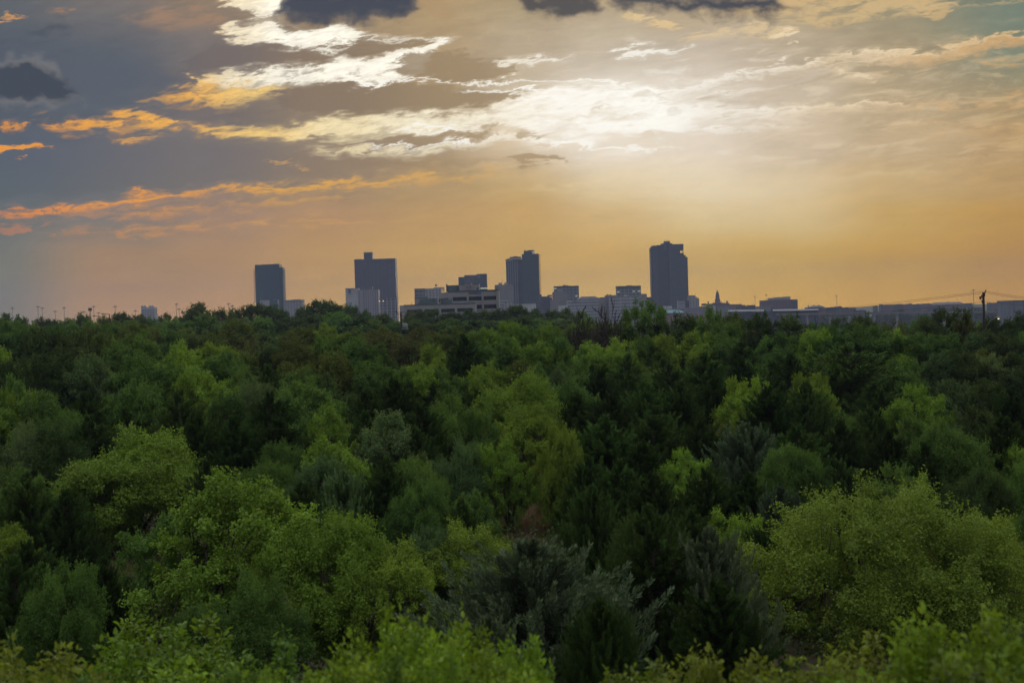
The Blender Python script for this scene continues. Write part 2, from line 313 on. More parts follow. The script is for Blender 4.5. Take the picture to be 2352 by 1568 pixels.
class MB:
    """collects faces of one mesh; faces carry metric UVs"""
    def __init__(s): s.v = []; s.f = []; s.uv = []
    def quad(s, a, b, c, d, uv=None):
        n = len(s.v); s.v += [tuple(a), tuple(b), tuple(c), tuple(d)]; s.f.append((n, n+1, n+2, n+3))
        s.uv += uv or [(0, 0)]*4
    def poly(s, pts):
        n = len(s.v); s.v += [tuple(p) for p in pts]; s.f.append(tuple(range(n, n+len(pts)))); s.uv += [(0, 0)]*len(pts)
    def prism(s, foot, z0, z1, top=True):
        """foot = [(x,y)...] counter-clockwise from above"""
        a = sum(foot[i][0]*foot[(i+1) % len(foot)][1]-foot[(i+1) % len(foot)][0]*foot[i][1] for i in range(len(foot)))
        if a < 0: foot = foot[::-1]
        n = len(foot); u = 0.0
        for i in range(n):
            p, q = foot[i], foot[(i+1) % n]; L = math.hypot(q[0]-p[0], q[1]-p[1])
            s.quad((*p, z0), (*q, z0), (*q, z1), (*p, z1), [(0, 0), (L, 0), (L, z1-z0), (0, z1-z0)])
        if top: s.poly([(*p, z1) for p in foot]); s.poly([(*p, z0) for p in foot[::-1]])
    def box(s, x0, x1, y0, y1, z0, z1):
        s.prism([(x0, y0), (x1, y0), (x1, y1), (x0, y1)], z0, z1)
    def tube(s, pts, rad, sides=6, cap=True):
        pts = [Vector(p) for p in pts]; rings = []
        for i, p in enumerate(pts):
            t = (pts[min(i+1, len(pts)-1)]-pts[max(i-1, 0)])
            if t.length < 1e-9: t = Vector((0, 0, 1))
            t.normalize(); a = t.orthogonal().normalized() if i == 0 else (rings[-1][2]-t*rings[-1][2].dot(t)).normalized()
            b = t.cross(a); r = rad[i] if isinstance(rad, (list, tuple)) else rad
            n = len(s.v)
            for k in range(sides):
                w = 2*math.pi*k/sides; s.v.append(tuple(p+a*(r*math.cos(w))+b*(r*math.sin(w))))
            rings.append((n, p, a))
        for i in range(len(rings)-1):
            n0, n1 = rings[i][0], rings[i+1][0]
            for k in range(sides):
                k2 = (k+1) % sides; s.f.append((n0+k, n0+k2, n1+k2, n1+k)); s.uv += [(0, 0)]*4
        if cap:
            s.f.append(tuple(rings[0][0]+k for k in range(sides))[::-1]); s.uv += [(0, 0)]*sides
            s.f.append(tuple(rings[-1][0]+k for k in range(sides))); s.uv += [(0, 0)]*sides
    def lathe(s, cx, cy_, prof, sides=12):
        """prof = [(r,z)...] from bottom to top"""
        base = len(s.v)
        for r, z in prof:
            for k in range(sides):
                w = 2*math.pi*k/sides; s.v.append((cx+r*math.cos(w), cy_+r*math.sin(w), z))
        for i in range(len(prof)-1):
            for k in range(sides):
                k2 = (k+1) % sides; a = base+i*sides; b = a+sides
                s.f.append((a+k, a+k2, b+k2, b+k)); s.uv += [(0, 0)]*4
    def mesh(s, name, mat):
        me = bpy.data.meshes.new(name); me.from_pydata(s.v, [], s.f)
        ul = me.uv_layers.new(name='UVMap'); ul.data.foreach_set('uv', np.array(s.uv, 'f').ravel())
        if mat: me.materials.append(mat)
        me.update(); return me
    def build(s, name, mat, parent=None):
        return link(name, s.mesh(name, mat), parent)

# ------------------------------------------------------------------ materials
def newmat(name):
    m = bpy.data.materials.new(name); m.use_nodes = True; m.node_tree.nodes.clear()
    return m, G(m.node_tree)
def finish(m, q, color, rough=0.7, metal=0.0, spec=0.3, emis=None, es=0.0, normal=None):
    b = q.n('ShaderNodeBsdfPrincipled'); q.put(b.inputs['Base Color'], color if not (isinstance(color, tuple) and len(color) == 3) else (*color, 1))
    q.put(b.inputs['Roughness'], rough); q.put(b.inputs['Metallic'], metal); b.inputs['Specular IOR Level'].default_value = spec
    if emis is not None: q.put(b.inputs['Emission Color'], (*emis, 1)); b.inputs['Emission Strength'].default_value = es
    if normal is not None: q.nt.links.new(normal, b.inputs['Normal'])
    o = q.n('ShaderNodeOutputMaterial'); q.nt.links.new(b.outputs[0], o.inputs[0]); return m
def plain(name, c, rough=0.7, metal=0.0, var=0.15, scale=0.5, spec=0.3):
    m, q = newmat(name); t = q.n('ShaderNodeTexCoord')
    nz = q.noise(t.outputs['Object'], scale, 5.0, 0.6)
    return finish(m, q, q.mix(1.0, (*c, 1), q.ramp(nz, [(0.3, (1-var,)*3), (0.7, (1+var,)*3)], 'LINEAR'), 'MULTIPLY'), rough, metal, spec)
def facade(name, wall, glass, floor=3.6, bay=3.0, fh=0.6, fw=0.8, groove=0.0, rough=0.25, spec=0.5, vstripe=None, metal=0.0):
    """windows set out in metres along each wall"""
    m, q = newmat(name); uv = q.n('ShaderNodeUVMap'); uv.uv_map = 'UVMap'
    sp = q.n('ShaderNodeSeparateXYZ'); q.put(sp.inputs[0], uv.outputs[0])
    u, v = sp.outputs[0], sp.outputs[1]
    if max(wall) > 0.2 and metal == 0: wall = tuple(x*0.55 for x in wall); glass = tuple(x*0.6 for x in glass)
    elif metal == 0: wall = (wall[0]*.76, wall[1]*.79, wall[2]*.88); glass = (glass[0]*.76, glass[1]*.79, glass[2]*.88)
    fu = q.m('FRACT', q.m('DIVIDE', u, bay)); fv = q.m('FRACT', q.m('DIVIDE', v, floor))
    inu = q.m('LESS_THAN', q.m('ABSOLUTE', q.m('SUBTRACT', fu, 0.5)), fw/2)
    inv = q.m('LESS_THAN', q.m('ABSOLUTE', q.m('SUBTRACT', fv, 0.5)), fh/2)
    isn = q.m('GREATER_THAN', v, 0.01)
    win = q.m('MULTIPLY', q.m('MULTIPLY', inu, inv), isn)
    # each pane a slightly different tone (blinds, dirt)
    wn = q.n('ShaderNodeTexWhiteNoise', noise_dimensions='2D')
    q.put(wn.inputs['Vector'], q.comb(q.m('FLOOR', q.m('DIVIDE', u, bay)), q.m('FLOOR', q.m('DIVIDE', v, floor))))
    gl = q.mix(1.0, (*glass, 1), q.ramp(wn.outputs['Value'], [(0, (0.88,)*3), (0.85, (1.1,)*3), (1.0, (1.4,)*3)], 'LINEAR'), 'MULTIPLY')
    t = q.n('ShaderNodeTexCoord'); nz = q.noise(t.outputs['Object'], 0.08, 4.0, 0.6)
    wl = q.mix(1.0, (*wall, 1), q.ramp(nz, [(0.3, (0.88,)*3), (0.7, (1.1,)*3)], 'LINEAR'), 'MULTIPLY')
    c = q.mix(win, wl, gl)
    if metal == 0: rough, spec = max(rough, 0.5), spec*0.3
    return finish(m, q, c, q.m('SUBTRACT', 0.8, q.m('MULTIPLY', win, 0.8-rough)), metal, spec)
def hazy(c, k=1.0): return tuple(min(1, x*k) for x in c)

# ------------------------------------------------------------------ terrain
_L = np.array([(0,-1.7),(6,-2.6),(12,-5.2),(20,-8.2),(30,-10.0),(50,-12.2),(70,-12.3),(90,-12.1),(110,-11.6),(130,-11.0),(165,-10.0),(200,-9.0),(240,-8.4),(330,-7.6),(450,-7.0),(600,-7.6),(740,-12),(950,-20),(1500,-36),(2200,-38),(6000,-38)], float)
_Rr = np.array([(0,-1.7),(6,-2.6),(12,-5.2),(20,-8.2),(30,-10.0),(50,-12.2),(70,-12.3),(90,-12.1),(110,-11.6),(130,-10.7),(165,-9.6),(200,-9.2),(240,-11.5),(330,-19),(450,-27),(600,-33),(740,-36),(1000,-38),(1500,-38),(2200,-38),(6000,-38)], float)
def ground_z(x, y):
    x = np.asarray(x, float); y = np.asarray(y, float)
    d = np.sqrt(x*x+np.maximum(y, 0)**2*1.0); d = np.where(y < 0, np.abs(x)*0.4, d)
    u = np.clip((x/np.maximum(y, 1)-0.03)/0.09, 0, 1); u = u*u*(3-2*u)
    z = np.interp(d, _L[:, 0], _L[:, 1])*(1-u)+np.interp(d, _Rr[:, 0], _Rr[:, 1])*u
    bump = 0.35*np.sin(x*0.11+1.3)*np.cos(y*0.09)+0.2*np.sin(x*0.31+y*0.23)+0.8*np.sin(x*0.013+y*0.017)*np.clip(d/300, 0, 1)
    return z+bump*np.clip((d-4)/20, 0, 1)*np.clip((1500-d)/700, 0, 1)+CAMZ
def gz(x, y): return float(ground_z(x, y))
def grid_mesh(name, xs, ys, mat, zf=ground_z, smooth=True):
    Xg, Yg = np.meshgrid(xs, ys); Zg = zf(Xg, Yg); nx, ny = len(xs), len(ys)
    co = np.stack([Xg, Yg, Zg], -1).reshape(-1, 3)
    i = np.arange(nx-1)[None, :]+np.arange(ny-1)[:, None]*nx
    f = np.stack([i, i+1, i+1+nx, i+nx], -1).reshape(-1, 4)
    me = bpy.data.meshes.new(name); me.from_pydata(co.tolist(), [], f.tolist())
    me.materials.append(mat)
    if smooth: me.polygons.foreach_set('use_smooth', [True]*len(me.polygons))
    me.update(); return me
def spaced(a, b, n, p): # dense near zero
    t = np.linspace(-1, 1, n); t = np.sign(t)*np.abs(t)**p
    return np.where(t < 0, -t*a, t*b)
# ground material: dry grass and litter near, dull green-grey far
m_ground, q = newmat('ground_cover')
t = q.n('ShaderNodeTexCoord'); n1 = q.noise(t.outputs['Object'], 0.09, 6.0, 0.6); n2 = q.noise(t.outputs['Object'], 1.7, 6.0, 0.65); n3 = q.noise(t.outputs['Object'], 0.006, 5.0, 0.6)
c1 = q.ramp(n1, [(0.35, (0.028, 0.034, 0.015)), (0.5, (0.055, 0.048, 0.028)), (0.68, (0.085, 0.066, 0.042))], 'LINEAR')
c1 = q.mix(1.0, c1, q.ramp(n2, [(0.3, (0.6,)*3), (0.7, (1.35,)*3)], 'LINEAR'), 'MULTIPLY')
c2 = q.ramp(n3, [(0.38, (0.035, 0.05, 0.028)), (0.5, (0.07, 0.075, 0.05)), (0.56, (0.13, 0.13, 0.12)), (0.65, (0.05, 0.06, 0.035))], 'LINEAR')
ln = q.n('ShaderNodeVectorMath', operation='LENGTH'); q.put(ln.inputs[0], t.outputs['Object'])
finish(m_ground, q, q.mix(q.rng(ln.outputs['Value'], 350, 900), c1, c2), 0.95, 0, 0.1)
gx = np.concatenate([spaced(-2600, 2600, 181, 2.6)]); gy = np.concatenate([np.linspace(-220, -10, 8), np.linspace(0, 1, 190)**2.2*5200])
tag(link('ground', grid_mesh('ground', gx, gy, m_ground)), kind='structure')

# far low hills that close the plain
m_hill = plain('hill_woods', (0.04, 0.055, 0.035), 0.95, var=0.4, scale=0.012, spec=0.1)
def hill_z(x, y):
    t = np.clip((y-4100)/700, 0, 1); prof = np.sin(np.clip(t, 0, 1)*math.pi*0.5)
    h = 24+9*np.clip((x-300)/900, 0, 1)+2.2*np.sin(x*0.006)+1.3*np.sin(x*0.021+1)+0.8*np.sin(x*0.07+2)+0.5*np.sin(x*0.19+y*.01)
    return 1.2+h*prof
tag(link('far_hills', grid_mesh('far_hills', np.linspace(-2590, 2590, 420), np.linspace(4080, 4900, 26), m_hill, hill_z)), kind='structure')

# ------------------------------------------------------------------ city skyline
PAL = dict(
    stone=(0.30,0.29,0.31), pale=(0.42,0.42,0.46), white=(0.55,0.56,0.60), brown=(0.17,0.12,0.11), conc=(0.36,0.35,0.36),
    dark=(0.055,0.06,0.08), teal=(0.035,0.075,0.09), glass=(0.03,0.04,0.055))
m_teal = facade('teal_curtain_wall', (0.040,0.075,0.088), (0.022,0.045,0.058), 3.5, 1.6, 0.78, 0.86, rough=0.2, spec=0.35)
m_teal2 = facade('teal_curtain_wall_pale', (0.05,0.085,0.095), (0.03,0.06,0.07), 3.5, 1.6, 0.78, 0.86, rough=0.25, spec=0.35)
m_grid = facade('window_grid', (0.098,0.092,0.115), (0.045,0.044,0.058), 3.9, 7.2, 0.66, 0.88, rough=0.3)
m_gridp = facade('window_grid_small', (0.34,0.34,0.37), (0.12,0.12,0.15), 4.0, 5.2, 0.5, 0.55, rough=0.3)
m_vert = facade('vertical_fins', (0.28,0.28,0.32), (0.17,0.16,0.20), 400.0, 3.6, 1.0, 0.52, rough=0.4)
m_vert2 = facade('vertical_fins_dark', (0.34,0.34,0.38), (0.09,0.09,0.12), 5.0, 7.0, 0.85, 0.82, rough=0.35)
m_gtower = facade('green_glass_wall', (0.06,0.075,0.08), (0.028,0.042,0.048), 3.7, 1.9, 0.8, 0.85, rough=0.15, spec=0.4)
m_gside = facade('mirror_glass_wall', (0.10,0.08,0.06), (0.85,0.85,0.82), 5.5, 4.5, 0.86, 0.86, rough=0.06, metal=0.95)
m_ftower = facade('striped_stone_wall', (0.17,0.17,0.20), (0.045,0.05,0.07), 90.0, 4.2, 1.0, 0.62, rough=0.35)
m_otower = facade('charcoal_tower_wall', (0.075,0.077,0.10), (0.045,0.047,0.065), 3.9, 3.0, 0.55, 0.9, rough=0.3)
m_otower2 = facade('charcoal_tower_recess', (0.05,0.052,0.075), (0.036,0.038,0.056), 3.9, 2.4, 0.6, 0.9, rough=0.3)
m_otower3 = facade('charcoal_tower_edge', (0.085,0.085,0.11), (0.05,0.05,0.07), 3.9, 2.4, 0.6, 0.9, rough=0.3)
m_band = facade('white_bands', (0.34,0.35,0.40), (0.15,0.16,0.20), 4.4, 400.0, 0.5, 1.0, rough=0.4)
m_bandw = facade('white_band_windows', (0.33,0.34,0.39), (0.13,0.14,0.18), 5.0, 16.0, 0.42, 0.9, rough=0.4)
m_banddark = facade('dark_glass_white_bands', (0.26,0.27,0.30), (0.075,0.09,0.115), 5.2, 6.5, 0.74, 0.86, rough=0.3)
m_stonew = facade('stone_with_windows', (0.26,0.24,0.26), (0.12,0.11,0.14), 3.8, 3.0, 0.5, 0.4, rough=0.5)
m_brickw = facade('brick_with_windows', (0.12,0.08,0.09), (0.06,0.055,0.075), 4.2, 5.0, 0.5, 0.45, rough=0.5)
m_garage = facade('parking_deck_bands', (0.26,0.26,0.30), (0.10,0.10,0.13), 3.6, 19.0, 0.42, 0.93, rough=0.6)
m_pale = plain('pale_concrete', hazy(PAL['pale'], .55), 0.8, scale=0.05); m_white = plain('white_cladding', hazy(PAL['white'], .5), 0.8, scale=0.05)
m_dark = plain('dark_roof_plant', PAL['dark'], 0.7, scale=0.2); m_stone = plain('grey_stone', hazy(PAL['stone'], .6), 0.8, scale=0.05)
m_slate = plain('slate_roof', (0.06,0.06,0.08), 0.7, scale=0.2); m_brick = plain('red_brown_brick', (0.13,0.08,0.085), 0.85, scale=0.1)
m_tealroof = plain('teal_metal_roof', (0.07,0.15,0.17), 0.7, scale=0.1); m_steel = plain('galvanised_steel', (0.11,0.105,0.105), 0.6, 0.2, scale=1)
m_white_panel = plain('white_roof_panel', (0.13,0.135,0.15), 0.9, scale=0.1)
def lit(name, c, s):
    m, q = newmat(name); return finish(m, q, c, 0.5, 0, 0.3, c, s)
m_lit = lit('lit_window_glass', (0.55,0.60,0.42), 0.28); m_lamp = lit('lamp_glow', (1.0,0.80,0.48), 1.6); m_red = lit('beacon_red', (1.0,0.2,0.08), 1.5)

GZ = CAMZ-38.0
def xz(px, py, d):
    p = at(px, py, d); return p.x, p.z
def fr(px0, px1, py, d):
    """left x, right x at height of pixel row py (left) and z of the top seen at mid"""
    a = at(px0, py, d); b = at(px1, py, d); return a.x, b.x, (a.z+b.z)/2
class Bld:
    def __init__(s, name, label, cat, pxl, pxr, pytop, d, base=GZ, group=None):
        s.x0, s.x1, s.z = fr(pxl, pxr, pytop, d); s.d = d; s.base = base
        s.o = empty(name, ((s.x0+s.x1)/2, d, base), label, cat, group); s.loc = Vector(s.o.location)
    def part(s, name, mb, mat, parent=None, label=None):
        L = s.loc; mb.v = [(v[0]-L.x, v[1]-L.y, v[2]-L.z) for v in mb.v]
        o = mb.build(name, mat, parent or s.o)
        if label: o['label'] = label
        return o
    def slab(s, name, pxl, pxr, pyt, mat, dy=0.0, depth=25.0, base=None, parent=None, skewl=0.0, skewr=0.0, label=None):
        """box whose front, at d+dy, spans the two pixel columns and tops out at pyt (taken at its middle)"""
        d = s.d+dy; x0, x1, z = fr(pxl, pxr, pyt, d); z = at((pxl+pxr)/2, pyt, d).z
        m = MB(); m.prism([(x0, d), (x1, d), (x1+skewr, d+depth), (x0+skewl, d+depth)], s.base if base is None else base, z)
        return s.part(name, m, mat, parent, label)
    def mast(s, name, px, py0, py1, r=0.25, dy=5.0, mat=None, parent=None):
        a, b = at(px, py0, s.d+dy), at(px, py1, s.d+dy); m = MB(); m.tube([a, b], [r, r*0.5], 5)
        return s.part(name, m, mat or m_dark, parent)
def zof(px, py, d): return at(px, py, d).z

# A: teal tower with balconies
b = Bld('glass_apartment_tower', 'dark teal glass tower with balconies sticking out on both sides', 'tower', 585, 649, 612, 2600)
b.slab('wing', 603.6, 640.7, 606.9, m_teal, 0, 34); b.slab('side_wing', 585.2, 603.4, 608, m_teal2, 1.5, 30); b.slab('shoulder', 640.9, 649, 614, m_teal, 2, 26)
b.slab('roof_edge', 627, 640.5, 605.9, m_dark, 4, 20, base=zof(634, 607, 2600))
for i in range(18):
    for px0, px1 in ((580.6, 585.4), (648.8, 653.4)):
        lean = (i*4.3)*math.tan(ROLL)
        y = 620.5+i*4.32; a = at(px0+lean*0.93+.3, y, 2600); c = at(px1+lean*0.93+.3, y, 2600); m = MB()
        m.box(a.x, c.x, 2603, 2612, a.z-0.55, a.z+0.75); b.part('balcony', m, m_steel)
b = Bld('hotel_block', 'small pale windowed block at the right foot of the balcony tower', 'building', 651, 694.7, 689, 2450)
b.slab('wall', 651, 694.7, 689.5, m_gridp); b.slab('cornice', 650.5, 695.2, 688.6, m_stone, -1, 27, base=zof(672, 690, 2450)); b.slab('roof_plant', 672, 688, 687.6, m_dark, 6, 8, base=zof(680, 689, 2450))
b = Bld('podium_building', 'low teal and pinkish block in front of the balcony tower base', 'building', 597, 637, 689, 2300)
b.slab('wall', 597, 618.6, 689.4, m_stone, 0, 20); b.slab('glass_wing', 618.9, 637, 688, m_teal2, 2, 18); b.slab('roof_plant', 624, 631, 686.5, m_dark, 6, 8, base=zof(627, 688.5, 2300))
# twin turret block far left
b = Bld('turreted_block', 'small grey block with domed twin turrets on its roof corners', 'building', 323.7, 354, 705.3, 2700)
b.slab('wall', 323.9, 353.9, 709.5, m_gridp, 0, 24); b.slab('upper_storey', 323.7, 336, 705.6, m_pale, .5, 22, base=zof(330, 709.5, 2700)); b.slab('upper_storey', 341.5, 353.7, 705.6, m_pale, .5, 22, base=zof(347, 709.5, 2700))
for px in (327, 333, 344.5, 350.5):
    c = at(px, 705.6, 2706); m = MB(); m.lathe(c.x, c.y, [(2.6, c.z-.3), (2.7, c.z+1.2), (2.1, c.z+2.6), (1.0, c.z+3.6), (0.05, c.z+4.4)], 10); b.part('turret', m, m_stone)
b.slab('annexe', 354.3, 364.5, 727.6, m_white, 4, 18)
# B group
b = Bld('office_tower', 'broad purple-grey office tower with horizontal window grid and antenna-topped box', 'tower', 812.3, 908, 596, 2640)
b.slab('wall', 813.5, 907.5, 595.2, m_grid, 0, 40); b.slab('parapet', 812.4, 907.2, 594.6, m_dark, -1, 42, base=zof(860, 597, 2640))
ph = b.slab('penthouse', 835.4, 854.6, 580, m_grid, 8, 20, base=zof(845, 595.5, 2640)); b.slab('roof_edge', 835, 855, 579.6, m_dark, 7, 22, base=zof(845, 581, 2640))
for px in (836, 838.5, 842, 845.5, 849, 851, 853.8): b.mast('antenna', px, 580, 575.5+(px*7 % 2), 0.22, 12)
for px in (819.5, 821.5, 825.5, 828): b.mast('roof_vent', px, 596.2, 594.2, 0.7, 6)
b.mast('roof_mast', 873.3, 594.6, 591.6, 0.3, 8)
b = Bld('striped_block', 'pale block with vertical stripes in front of the antenna-topped office tower', 'building', 793, 869, 663, 2250)
b.slab('wall', 822, 868.5, 665.2, m_vert, 0, 30); b.slab('side_wing', 793.2, 822, 662.4, m_pale, 1.2, 30); b.slab('roof_plant', 828, 855, 657.8, m_dark, 6, 12, base=zof(841, 665.4, 2250)); b.slab('parapet', 793, 814.2, 661.9, m_stone, 0.2, 31, base=zof(803, 663.2, 2250))
m = MB(); c = at(802.6, 668.5, 2248.8); m.box(c.x-2.2, c.x+2.2, 2249.6, 2251.0, c.z-3.2, c.z+3.2); b.part('wall_sign', m, plain('blue_sign', (0.05,0.08,0.16)))
b = Bld('column_block', 'lower block with tall vertical bays at the right foot of the antenna-topped tower', 'building', 869, 910, 683, 2400)
b.slab('wall', 869.4, 911.6, 682.6, m_vert2, 0, 30); b.slab('parapet', 869, 911.9, 682, m_dark, -1, 32, base=zof(890, 683.4, 2400)); b.mast('roof_crane', 880, 682.5, 679, 0.35, 6)
# C and E behind the bank
b = Bld('grid_office_block', 'pale grid-windowed block with rooftop dish just left behind the bank building', 'building', 951.8, 1012, 663.3, 2200)
b.slab('wall', 951.8, 976, 663.3, m_banddark, 0, 25); b.slab('plain_wing', 976, 1012, 662.2, m_gridp, 1, 24); b.slab('roof_plant', 996, 1020, 659.6, m_pale, 4, 14, base=zof(1008, 662, 2200)); b.slab('parapet', 951.4, 976.4, 662.7, m_dark, -1, 26, base=zof(964, 664, 2200))
m = MB(); c = at(1001.4, 654.8, 2205); m.lathe(c.x, c.y, [(0.2, -0.8), (1.2, -0.5), (1.9, 0.2)], 12); m.v = [(v[0], c.y+(v[2]), c.z-(v[1]-c.y)) for v in m.v]; dsh = b.part('satellite_dish', m, m_steel); b.mast('dish_stand', 1001.4, 660, 655, 0.3, 6)
for px in (958, 961, 969, 973, 976): b.mast('roof_light', px, 663, 661.5, 0.2, 4)
b = Bld('stepped_glass_block', 'slate-blue block with stepped flat roof rising behind the bank building', 'building', 1052.7, 1118, 630, 2300)
b.slab('wall', 1052.7, 1066.3, 636.2, m_teal2, 1, 25); b.slab('middle_wing', 1066.3, 1095.2, 631.6, m_grid, 0, 25); b.slab('right_wing', 1095.2, 1118, 628.9, m_otower, -1, 26)
m = MB(); c = at(1099.8, 634.8, 2298.2); m.tube([c+Vector((1.8*math.cos(w), 0, 1.8*math.sin(w))) for w in np.linspace(0, 2*math.pi, 13)], 0.3, 4); b.part('round_logo', m, m_pale)
m = MB(); c = at(1112, 662, 2298.5); m.box(c.x-6, c.x+6, 2298.7, 2299.2, c.z-1, c.z+1); b.part('lit_window', m, m_lit)
for px in (1097, 1104): b.mast('roof_crane', px, 629, 626.5, 0.3, 5)

# F, G, H
b = Bld('stone_striped_tower', 'dark tower with vertical stripes and overhanging flat crown, left of the glass tower', 'tower', 1160.7, 1199, 600, 2650)
b.slab('wall', 1161.6, 1177, 598.6, m_ftower, 0.5, 30); b.slab('middle_bay', 1177, 1189, 597.6, m_ftower, -0.8, 32); b.slab('right_bay', 1189, 1199.5, 597.4, m_otower2, 0.6, 30)
b.slab('canopy', 1160.2, 1198.5, 595.2, m_pale, -3, 36, base=zof(1178, 596.4, 2650)); b.slab('crown', 1164.6, 1198, 593, m_stone, 3, 22, base=zof(1180, 595.4, 2650)); b.slab('crown_cap', 1170.6, 1197, 589.8, m_dark, 6, 16, base=zof(1184, 593.2, 2650)); b.slab('roof_plant', 1178, 1189, 588.6, m_steel, 9, 8, base=zof(1184, 590, 2650))
b = Bld('glass_tower', 'tall green-black glass tower with mirror-bright right edge and stepped top', 'tower', 1198.3, 1241.4, 583, 2600)
xa, xb, zt = fr(1198.5, 1237.2, 583, 2600); xc = at(1241.6, 583, 2600).x
m = MB(); m.prism([(xa, 2600), (xb, 2600), (xb+0.3, 2622), (xa, 2622)], GZ, zt); b.part('wall', m, m_gtower)
m = MB(); m.prism([(xb+.05, 2600.2), (xc, 2622), (xb+0.35, 2622)], GZ, zt-.2); b.part('mirror_wall', m, m_gside, label='sky-reflecting glass edge')
b.slab('crown', 1202.9, 1222.8, 575.6, m_gtower, 4, 14, base=zof(1212, 583.3, 2600)); b.slab('mirror_crown', 1222.9, 1227.6, 575.3, m_gside, 5, 12, base=zof(1225, 583.3, 2600))
for px in (1204.4, 1206.3, 1211.6, 1218.2, 1221, 1224.5): b.mast('antenna', px, 575.5, 571.2+(px*3 % 2), 0.22, 10)
b.slab('roof_plant', 1213, 1227, 574.4, m_dark, 8, 6, base=zof(1220, 575.8, 2600))
b = Bld('brick_grid_block', 'mid-height grey block with roof boxes and mast, left of the twin dark towers', 'building', 1135.5, 1178, 653.6, 2450)
b.slab('wall', 1136, 1178.5, 653.6, m_stonew, 0, 28); b.slab('roof_box', 1145, 1153, 649.3, m_stone, 5, 12, base=zof(1150, 654, 2450)); b.slab('roof_box', 1158, 1166, 648.9, m_stone, 5, 12, base=zof(1161, 654, 2450)); b.mast('roof_mast', 1153.6, 650, 637, 0.22, 6)
b = Bld('white_lowrise', 'low stepped pale block right beside the bank building, below the twin dark towers', 'building', 1146, 1178, 686.5, 2050)
b.slab('wall', 1146.5, 1167.6, 686.6, m_band, 3, 20); b.slab('front_wing', 1157.5, 1179, 694, m_gridp, 0, 20)
b = Bld('white_box_building', 'long plain white box at the foot of the glass tower', 'building', 1178, 1231, 698, 1950)
b.slab('wall', 1178.8, 1231, 698, m_white, 0, 40); b.slab('parapet', 1178.4, 1231.4, 697.5, m_pale, -.5, 41, base=zof(1205, 698.8, 1950))
b = Bld('dark_lowrise', 'small dark block at the right foot of the glass tower', 'building', 1226, 1243, 692, 2100)
b.slab('wall', 1226, 1243.2, 692, m_grid, 0, 20); b.slab('roof_box', 1240, 1243.8, 676, m_grid, 30, 20)
b = Bld('stepped_office', 'blue-grey office with roof boxes between the glass tower and the stepped stone tower', 'building', 1240, 1268, 680, 2500)
b.slab('wall', 1243.8, 1262, 680.4, m_otower, 6, 20); b.slab('front_wing', 1247, 1268, 682.6, m_otower2, 0, 20); b.slab('roof_box', 1257.8, 1267.6, 677, m_otower, 8, 12, base=zof(1263, 681, 2500))
# K, L, M
b = Bld('banded_glass_block', 'dark-windowed block with white bands behind the stepped stone tower', 'building', 1272.4, 1329, 657.5, 2450)
b.slab('wall', 1273, 1329.3, 657.3, m_banddark, 0, 30); b.slab('parapet', 1272.4, 1329, 656.6, m_dark, -1, 32, base=zof(1300, 658.4, 2450)); b.slab('roof_box', 1293, 1299.4, 654.4, m_dark, 6, 8, base=zof(1296, 657.4, 2450)); b.slab('roof_box', 1301, 1306, 655.2, m_steel, 6, 8, base=zof(1303, 657.4, 2450)); b.mast('roof_mast', 1285, 657.5, 650.5, 0.2, 5)
for px, py in ((1275.6, 662.6), (1324, 679.8)):
    m = MB(); c = at(px, py, 2449.8); m.box(c.x-1.9, c.x+1.9, 2449.5, 2449.9, c.z-.8, c.z+.8); b.part('lit_window', m, m_lit)
b = Bld('stone_stepped_tower', 'brown stone tower with stepped setbacks in front of the banded glass block', 'tower', 1264, 1304, 666, 2300)
b.slab('wall', 1272, 1294.5, 668.3, m_stonew, 0, 22); b.slab('crown', 1281, 1292.5, 665, m_stone, 3, 12, base=zof(1287, 668.6, 2300)); b.slab('left_setback', 1269, 1272, 671, m_stonew, 1.5, 18); b.slab('right_setback', 1294.5, 1303.6, 673.2, m_stonew, 1.5, 18); b.slab('base_wing', 1264, 1286, 688, m_stonew, -6, 10)
b = Bld('curved_banded_building', 'wide white building with long curved window bands, left of the bare tree', 'building', 1284, 1374, 690, 2050)
m = MB(); pts = []
for i in range(15):
    px = 1303.6+(1374-1303.6)*i/14; p = at(px, 690, 2050+10*math.sin(i/14*math.pi*0.9)); pts.append((p.x, p.y))
back = [(pts[-1][0], 2090), (pts[0][0], 2090)]
ztop = zof(1338, 689.4, 2052); m.prism(pts+back, GZ, ztop)
u = 0
for i, fc in enumerate(m.f[:16]):
    pass
b.part('wall', m, m_band); b.slab('plain_wing', 1284, 1303.4, 701.4, m_white, -2, 30)
b.slab('parapet', 1303, 1324, 689.4, m_pale, 4, 20, base=zof(1313, 690.5, 2050))
m = MB(); xa, xb, zt = fr(1331, 1376, 680.6, 2110); zb = zof(1353, 686.5, 2110)
m.v = []; A0 = [(xa-3, 2110, zb), (xb+2, 2110, zb), (xb+2, 2140, zb), (xa-3, 2140, zb)]; B0 = [(xa+3, 2114, zt), (xb-6, 2114, zt), (xb-6, 2136, zt), (xa+3, 2136, zt)]
for i in range(4): m.quad(A0[i], A0[(i+1) % 4], B0[(i+1) % 4], B0[i])
m.poly(B0); b.part('mansard_roof', m, m_slate)
m = MB(); m.box(xa-3, xb+2, 2110, 2140, GZ, zb-.05); b.part('rear_wing', m, m_stonew)
